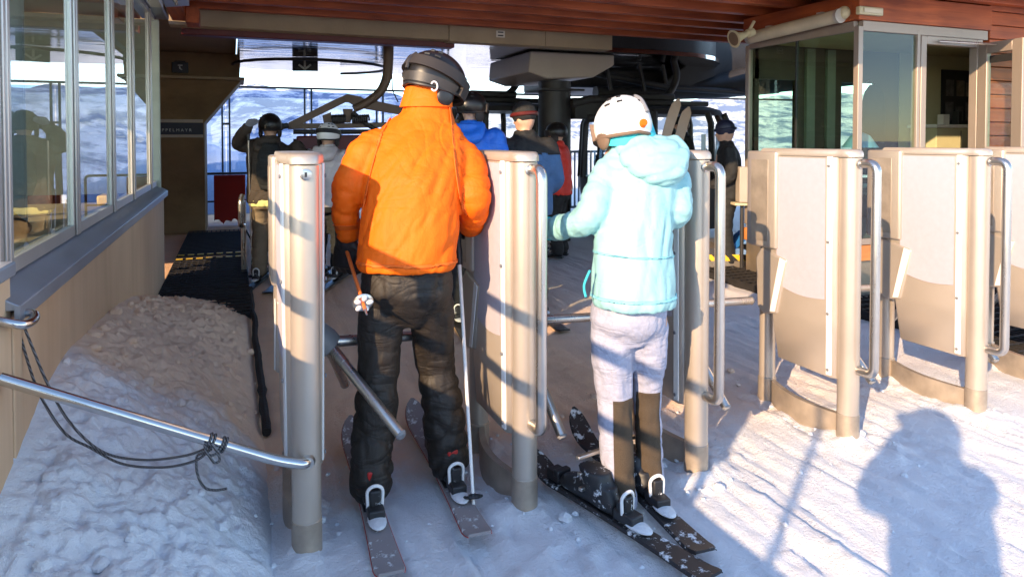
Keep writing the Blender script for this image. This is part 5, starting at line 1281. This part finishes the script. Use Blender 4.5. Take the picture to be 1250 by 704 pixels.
# ---------------------------------------------------------------- other people
def std(root, H, yaw, label, top, legs, head='helmet', headm=None, arms=None, w=1.0, extra=None, headyaw=None, headpitch=R(6), pack=False, skin_hair=None, glove=None, boots=True, bootm=None, hoodm=None, headtrim=None, strap=None):
    o = thing('person', root, label, 'person')
    f, r, u = frame(yaw); B = V((root.x, root.y, root.z)); W_ = lambda a, b, c: B + r * (a * H) + f * (b * H) + UPZ * (c * H)
    J = dict(neck=W_(0, .02, .85), chest=W_(0, .01, .74), waist=W_(0, 0, .62), hip=W_(0, -.01, .53), shL=W_(-.11, .01, .80), shR=W_(.11, .01, .80), elL=W_(-.15, .0, .65), elR=W_(.15, .0, .65), wrL=W_(-.13, .11, .58), wrR=W_(.13, .11, .58),
             hipL=W_(-.055, 0, .52), hipR=W_(.055, 0, .52), knL=W_(-.06, .03, .29), knR=W_(.06, .03, .29), anL=W_(-.065, 0, .075), anR=W_(.065, 0, .075), toeL=f, toeR=f)
    if arms:
        for k, v in arms.items(): J[k] = v
    for s_, q in (('L', 1), ('R', -1)):
        d = (J['wr' + s_] - J['el' + s_]).normalized(); s = r * q; n = s.cross(d).normalized()
        J['hd' + s_] = (J['wr' + s_] + d * .02, d, n * -q if False else f, s)
    hf = frame(yaw if headyaw is None else headyaw, headpitch); hc = W_(0, .03, .93)
    body_mesh(o, J, hc, hf)
    mb = MB()
    mb.loft([(W_(0, -.005, .475), r * .118 * H * w, f * .085 * H), (W_(0, 0, .56), r * .118 * H * w, f * .085 * H), (W_(0, 0, .64), r * .112 * H * w, f * .08 * H), (W_(0, .01, .74), r * .122 * H * w, f * .085 * H), (W_(0, .015, .80), r * .112 * H * w, f * .072 * H), (W_(0, .02, .84), r * .065 * H, f * .05 * H), (W_(0, .025, .875), r * .05 * H, f * .046 * H)])
    for s_ in 'LR': limb(mb, [J['sh' + s_], J['el' + s_], J['wr' + s_]], [.045 * H, .042 * H, .038 * H, .032 * H])
    sd = hash(label) % 50 if False else len(label) * 1.7
    jk = remesh(mb, 'jacket', o, top, .018, 4, lambda p, n: .012 * (crease(p, (.2, .1, .9), 6, 10, sd) - .72))
    mb = MB(); mb.loft([(W_(0, -.005, .55), r * .10 * H, f * .075 * H), (W_(0, -.005, .50), r * .11 * H, f * .08 * H), (W_(0, 0, .44), r * .105 * H, f * .075 * H)])
    for s_ in 'LR': limb(mb, [J['hip' + s_], J['kn' + s_], J['an' + s_]], [.056 * H, .052 * H, .048 * H, .047 * H])
    remesh(mb, 'trousers', o, legs, .018, 3, lambda p, n: .010 * (crease(p, (0, 0, 1), 11, 4, sd + 2) - .72))
    for s_ in 'LR':
        mb = MB(); hand(mb, *J['hd' + s_], 1.05, 60); remesh(mb, 'glove', o, glove or M['gblack'], .008, 2)
        h_ = J['an' + s_] - f * .06; h_.z = root.z + .028; boot(o, h_, f, bootm or M['boot_snow'], .19, M['redboot'] if bootm is None and extra == 'redboots' else None)
    if head == 'helmet': helmet(o, hc + hf[2] * .01, hf, (.116, .136, .124), headm or M['hblack'], headtrim or M['strap'], strap, None, vents=True, goggles=M['strap'])
    elif head == 'cap':
        mb = MB(); mb.ell(hc + hf[2] * .05, hf[1] * .090, hf[0] * .108, hf[2] * .082); mb.loft([(hc + hf[2] * .045 + hf[0] * t, hf[1] * .07 * k, hf[2] * .012) for t, k in ((.06, 1), (.12, 1), (.17, .7))]); remesh(mb, 'cap', o, headm, .010, 3)
        mb = MB(); mb.ell(hc - hf[0] * .025 - hf[2] * .005, hf[1] * .08, hf[0] * .08, hf[2] * .075); remesh(mb, 'hair', o, M['hair'], .010, 3)
    elif head == 'beanie':
        mb = MB(); mb.ell(hc + hf[2] * .045, hf[1] * .096, hf[0] * .112, hf[2] * .105); b_ = remesh(mb, 'woollen_hat', o, headm, .010, 3)
        MB().tube([hc + hf[2] * .035 + hf[1] * math.cos(R(q)) * .094 + hf[0] * math.sin(R(q)) * .11 for q in range(0, 361, 15)], .017, 8).build('hat_band', headtrim or headm, b_)
    if hoodm:
        mb = MB(); limb(mb, [W_(-.06, -.03, .85), W_(-.04, -.075, .80), W_(.04, -.075, .80), W_(.06, -.03, .85)], [.03, .05, .05, .03]); mb.loft([(W_(0, -.05, .79), r * .10, f * .05), (W_(0, -.04, .86), r * .11, f * .06)]); remesh(mb, 'hood', o, hoodm, .016, 3)
    if pack:
        mb = MB(); mb.loft([(W_(.03, -.10, .56), r * .10, f * .06), (W_(.03, -.12, .64), r * .13, f * .09), (W_(.03, -.11, .76), r * .12, f * .08), (W_(.03, -.09, .83), r * .08, f * .05)]); remesh(mb, 'backpack', o, M['cloth_black'], .016, 3, lambda p, n: .01 * (crease(p, (1, 0, 0), 6, 12, 4) - .7))
    return o, J, W_, jk
def std_skis(root, yaw, H, labels, group, m=None):
    f, r, u = frame(yaw)
    for s_, lb in zip((-1, 1), labels):
        c = V((root.x, root.y, 0)) + r * (s_ * .065 * H) ; ski(lb, c - f * .62, c + f * .78, .10, m or M['ski_dark'], group, c - f * .06 + UPZ * .028)

r3 = at_z(330, 345); ya = R(-6)
arms3 = dict(elL=at(291, 176, 7.0), wrL=at(302, 156, 6.85), shL=at(318, 178, 7.05), shR=at(362, 180, 7.05), elR=at(378, 205, 6.95), wrR=at(372, 225, 6.75))
o3, J3, W3, jk3 = std(r3, 1.70, ya, 'person in dark brown jacket and khaki trousers raising the left arm, black helmet', M['brownjkt'], M['khaki'], headm=M['hblack'], arms=arms3, pack=True, glove=M['ggrey'], w=1.12, hoodm=M['brownjkt'])
mb = MB(); mb.loft([(W3(0, -.005, .46), RT * .205, FH * .15), (W3(0, -.005, .50), RT * .205, FH * .15)]); remesh(mb, 'jacket_lining_hem', o3, M['paleyel'], .016, 2, lambda p, n: .01 * (crease(p, (0, 0, 1), 6, 12, 4) - .7))
std_skis(r3, ya, 1.7, ['dark ski under the left foot of the person in the brown jacket', 'dark ski under the right foot of the person in the brown jacket'], 'skis of the person in brown')
pole('ski_pole', 'steel ski pole held upright in the raised hand of the person in brown', at(303, 158, 6.85), at_z(308, 346), M['steel'])
r4 = at_z(400, 343)
std(r4, 1.60, R(4), 'person in pale rose jacket and white helmet, black trousers, partly behind the orange skier', M['whitejkt'], M['cloth_black'], headm=M['hwhite'], strap=M['black'], hoodm=M['whitejkt'])
std_skis(r4, R(4), 1.6, ['dark ski under the left foot of the person in the pale jacket', 'dark ski under the right foot of the person in the pale jacket'], 'skis of the person in the pale jacket')
r5 = at_z(574, 392)
std(r5, 1.83, R(8), 'person in bright blue jacket and black helmet directly behind the orange skier', M['bluejkt'], M['cloth_black'], headm=M['hblack'], headyaw=R(40), hoodm=M['bluejkt'])
std_skis(r5, R(-14), 1.8, ['dark ski under the left foot of the person in bright blue', 'dark ski under the right foot of the person in bright blue'], 'skis of the person in bright blue')
r6 = at_z(642, 385)
o6, J6, W6, jk6 = std(r6, 1.74, R(-14), 'person in dull blue jacket with black shoulders and dark hat, behind the second gate', M['denim'], M['cloth_black'], head='beanie', headm=M['cloth_black'], headtrim=M['beam_red'], headyaw=R(-50), w=1.1, extra='redboots')
patch(jk6, 'shoulder_yoke', lambda c, n: c.z > 1.74 * .765, M['cloth_black'], .006)
std_skis(r6, R(-16), 1.74, ['dark ski under the left foot of the person with the black shoulder yoke', 'dark ski under the right foot of the person with the black shoulder yoke'], 'skis of the person in dull blue')
r7 = at_z(684, 316)
o7, J7, W7, jk7 = std(r7, 1.64, R(-70), 'person in red jacket with black back and dark helmet beside the pillar', M['redjkt'], M['cloth_black'], headm=M['hblack'])
patch(jk7, 'back_panel', lambda c, n: n.dot(RT) < -.15 and c.z > .9 and (c - J7['chest']).length < .42, M['cloth_black'], .006)
r8 = at(836, 300, 9.75); r8.z = .13
std(r8, 1.63, R(-90), 'person with dark cap and dark jacket standing inside the cable car', M['cloth_black'], M['cloth_black'], head='cap', headm=M['cloth_black'])
r9 = at_z(890, 328)
std(r9, 1.64, R(-75), 'person in black clothes and dark woollen hat standing between cable car and cabin', M['cloth_black'], M['cloth_black'], head='beanie', headm=M['navy'])
# the photographer, outside the frame, whose shadow falls on the snow at the right
rP = V((-.26, -.29, 0)); fP, rP_, uP = frame(0)
WP = lambda a, b, c: rP + rP_ * a + fP * b + UPZ * c
std(rP, 1.74, 0, 'person taking the photo behind the queue, dark jacket, camera raised, casting the large shadow', M['cloth_black'], M['cloth_black'], headm=M['hblack'], w=.9, arms=dict(elL=WP(-.20, .14, 1.34), wrL=WP(-.06, .20, 1.53), elR=WP(.20, .14, 1.34), wrR=WP(.06, .20, 1.53), shL=WP(-.16, .02, 1.40), shR=WP(.16, .02, 1.40)))
# pair of skis in the cable car rack
for i, (a, b, c_, d_) in enumerate(((812, 170, 824, 121), (829, 168, 836, 131))):
    A, B = at(a, b, 7.9 + .03 * i), at(c_, d_, 7.9 + .03 * i); up_ = (B - A).normalized(); sd_ = up_.cross(FH).normalized()
    A0 = A - up_ * ((A.z - .25) / up_.z)
    o = thing('ski', A0, ['tan based ski standing upright behind the turquoise skier, the taller of two', 'tan based ski standing upright behind the turquoise skier, the shorter of two'][i], 'ski', 'upright skis in front of the cable car')
    mb = MB(); N = 26; Lz = (B - A0).length
    for k in range(N + 1):
        t = k / N; w_ = .045 + .012 * sstep(.6, .9, t) if t < .93 else .057 * math.sqrt(max(.03, 1 - ((t - .93) / .07) ** 2)); c = A0 + up_ * (Lz * t) - FH * .10 * max(0, (t - .8) / .2) ** 2 + RT * (.02 * max(0, (t - .7) / .3))
        mb.v += [c - sd_ * w_ - FH * .006, c + sd_ * w_ - FH * .006, c + sd_ * w_ + FH * .006, c - sd_ * w_ + FH * .006]
    for k in range(N):
        q = k * 4
        for z in range(4): mb.f.append((q + z, q + 4 + z, q + 4 + (z + 1) % 4, q + (z + 1) % 4))
    mb.f += [(0, 1, 2, 3), (N * 4, N * 4 + 1, N * 4 + 2, N * 4 + 3)]
    mb.build('ski_body', M['skitan'], o, 0, True, 30)
    MB().obox(A0 + up_ * Lz * .42 + FH * .02, sd_ * .03, FH * .02, up_ * .12).build('binding', M['black'], o, .005)
# ------------------------------------------------------------------ light, sky, camera
w = bpy.data.worlds.new('World'); S.world = w; w.use_nodes = True; nt = w.node_tree
bg = nt.nodes['Background']; sky = nt.nodes.new('ShaderNodeTexSky'); sky.sky_type = 'NISHITA'; sky.sun_disc = False
toS = -SUN_DIR
sky.sun_elevation = SUN_EL; sky.sun_rotation = math.atan2(toS.x, toS.y); sky.altitude = 2000; sky.air_density = 1.0; sky.dust_density = .6; sky.ozone_density = 1.0
bg.inputs['Strength'].default_value = .15
nt.links.new(sky.outputs[0], bg.inputs[0])
sd = bpy.data.lights.new('sun', 'SUN'); sd.energy = 2.6; sd.angle = R(.5); sd.color = (1.0, .71, .43)
so = bpy.data.objects.new('sun', sd); COL.objects.link(so); so.rotation_euler = SUN_DIR.to_track_quat('-Z', 'Y').to_euler(); so.location = (-8, -6, 8)
cd = bpy.data.cameras.new('camera'); co = bpy.data.objects.new('camera', cd); COL.objects.link(co)
cd.sensor_fit = 'HORIZONTAL'; cd.sensor_width = 36; cd.lens = 36 * F / 1250; cd.shift_y = -(352 - CY) / 1250; cd.clip_start = .05; cd.clip_end = 12000
co.location = CAM; co.rotation_euler = (R(90) - PITCH, 0, -YAW)
S.camera = co
S.view_settings.view_transform = 'Standard'; S.view_settings.look = 'None'; S.view_settings.gamma = 1; S.view_settings.use_curve_mapping = False; S.view_settings.exposure = 1.82
S.cycles.max_bounces = 8; S.cycles.transparent_max_bounces = 16; S.cycles.caustics_reflective = False; S.cycles.caustics_refractive = False
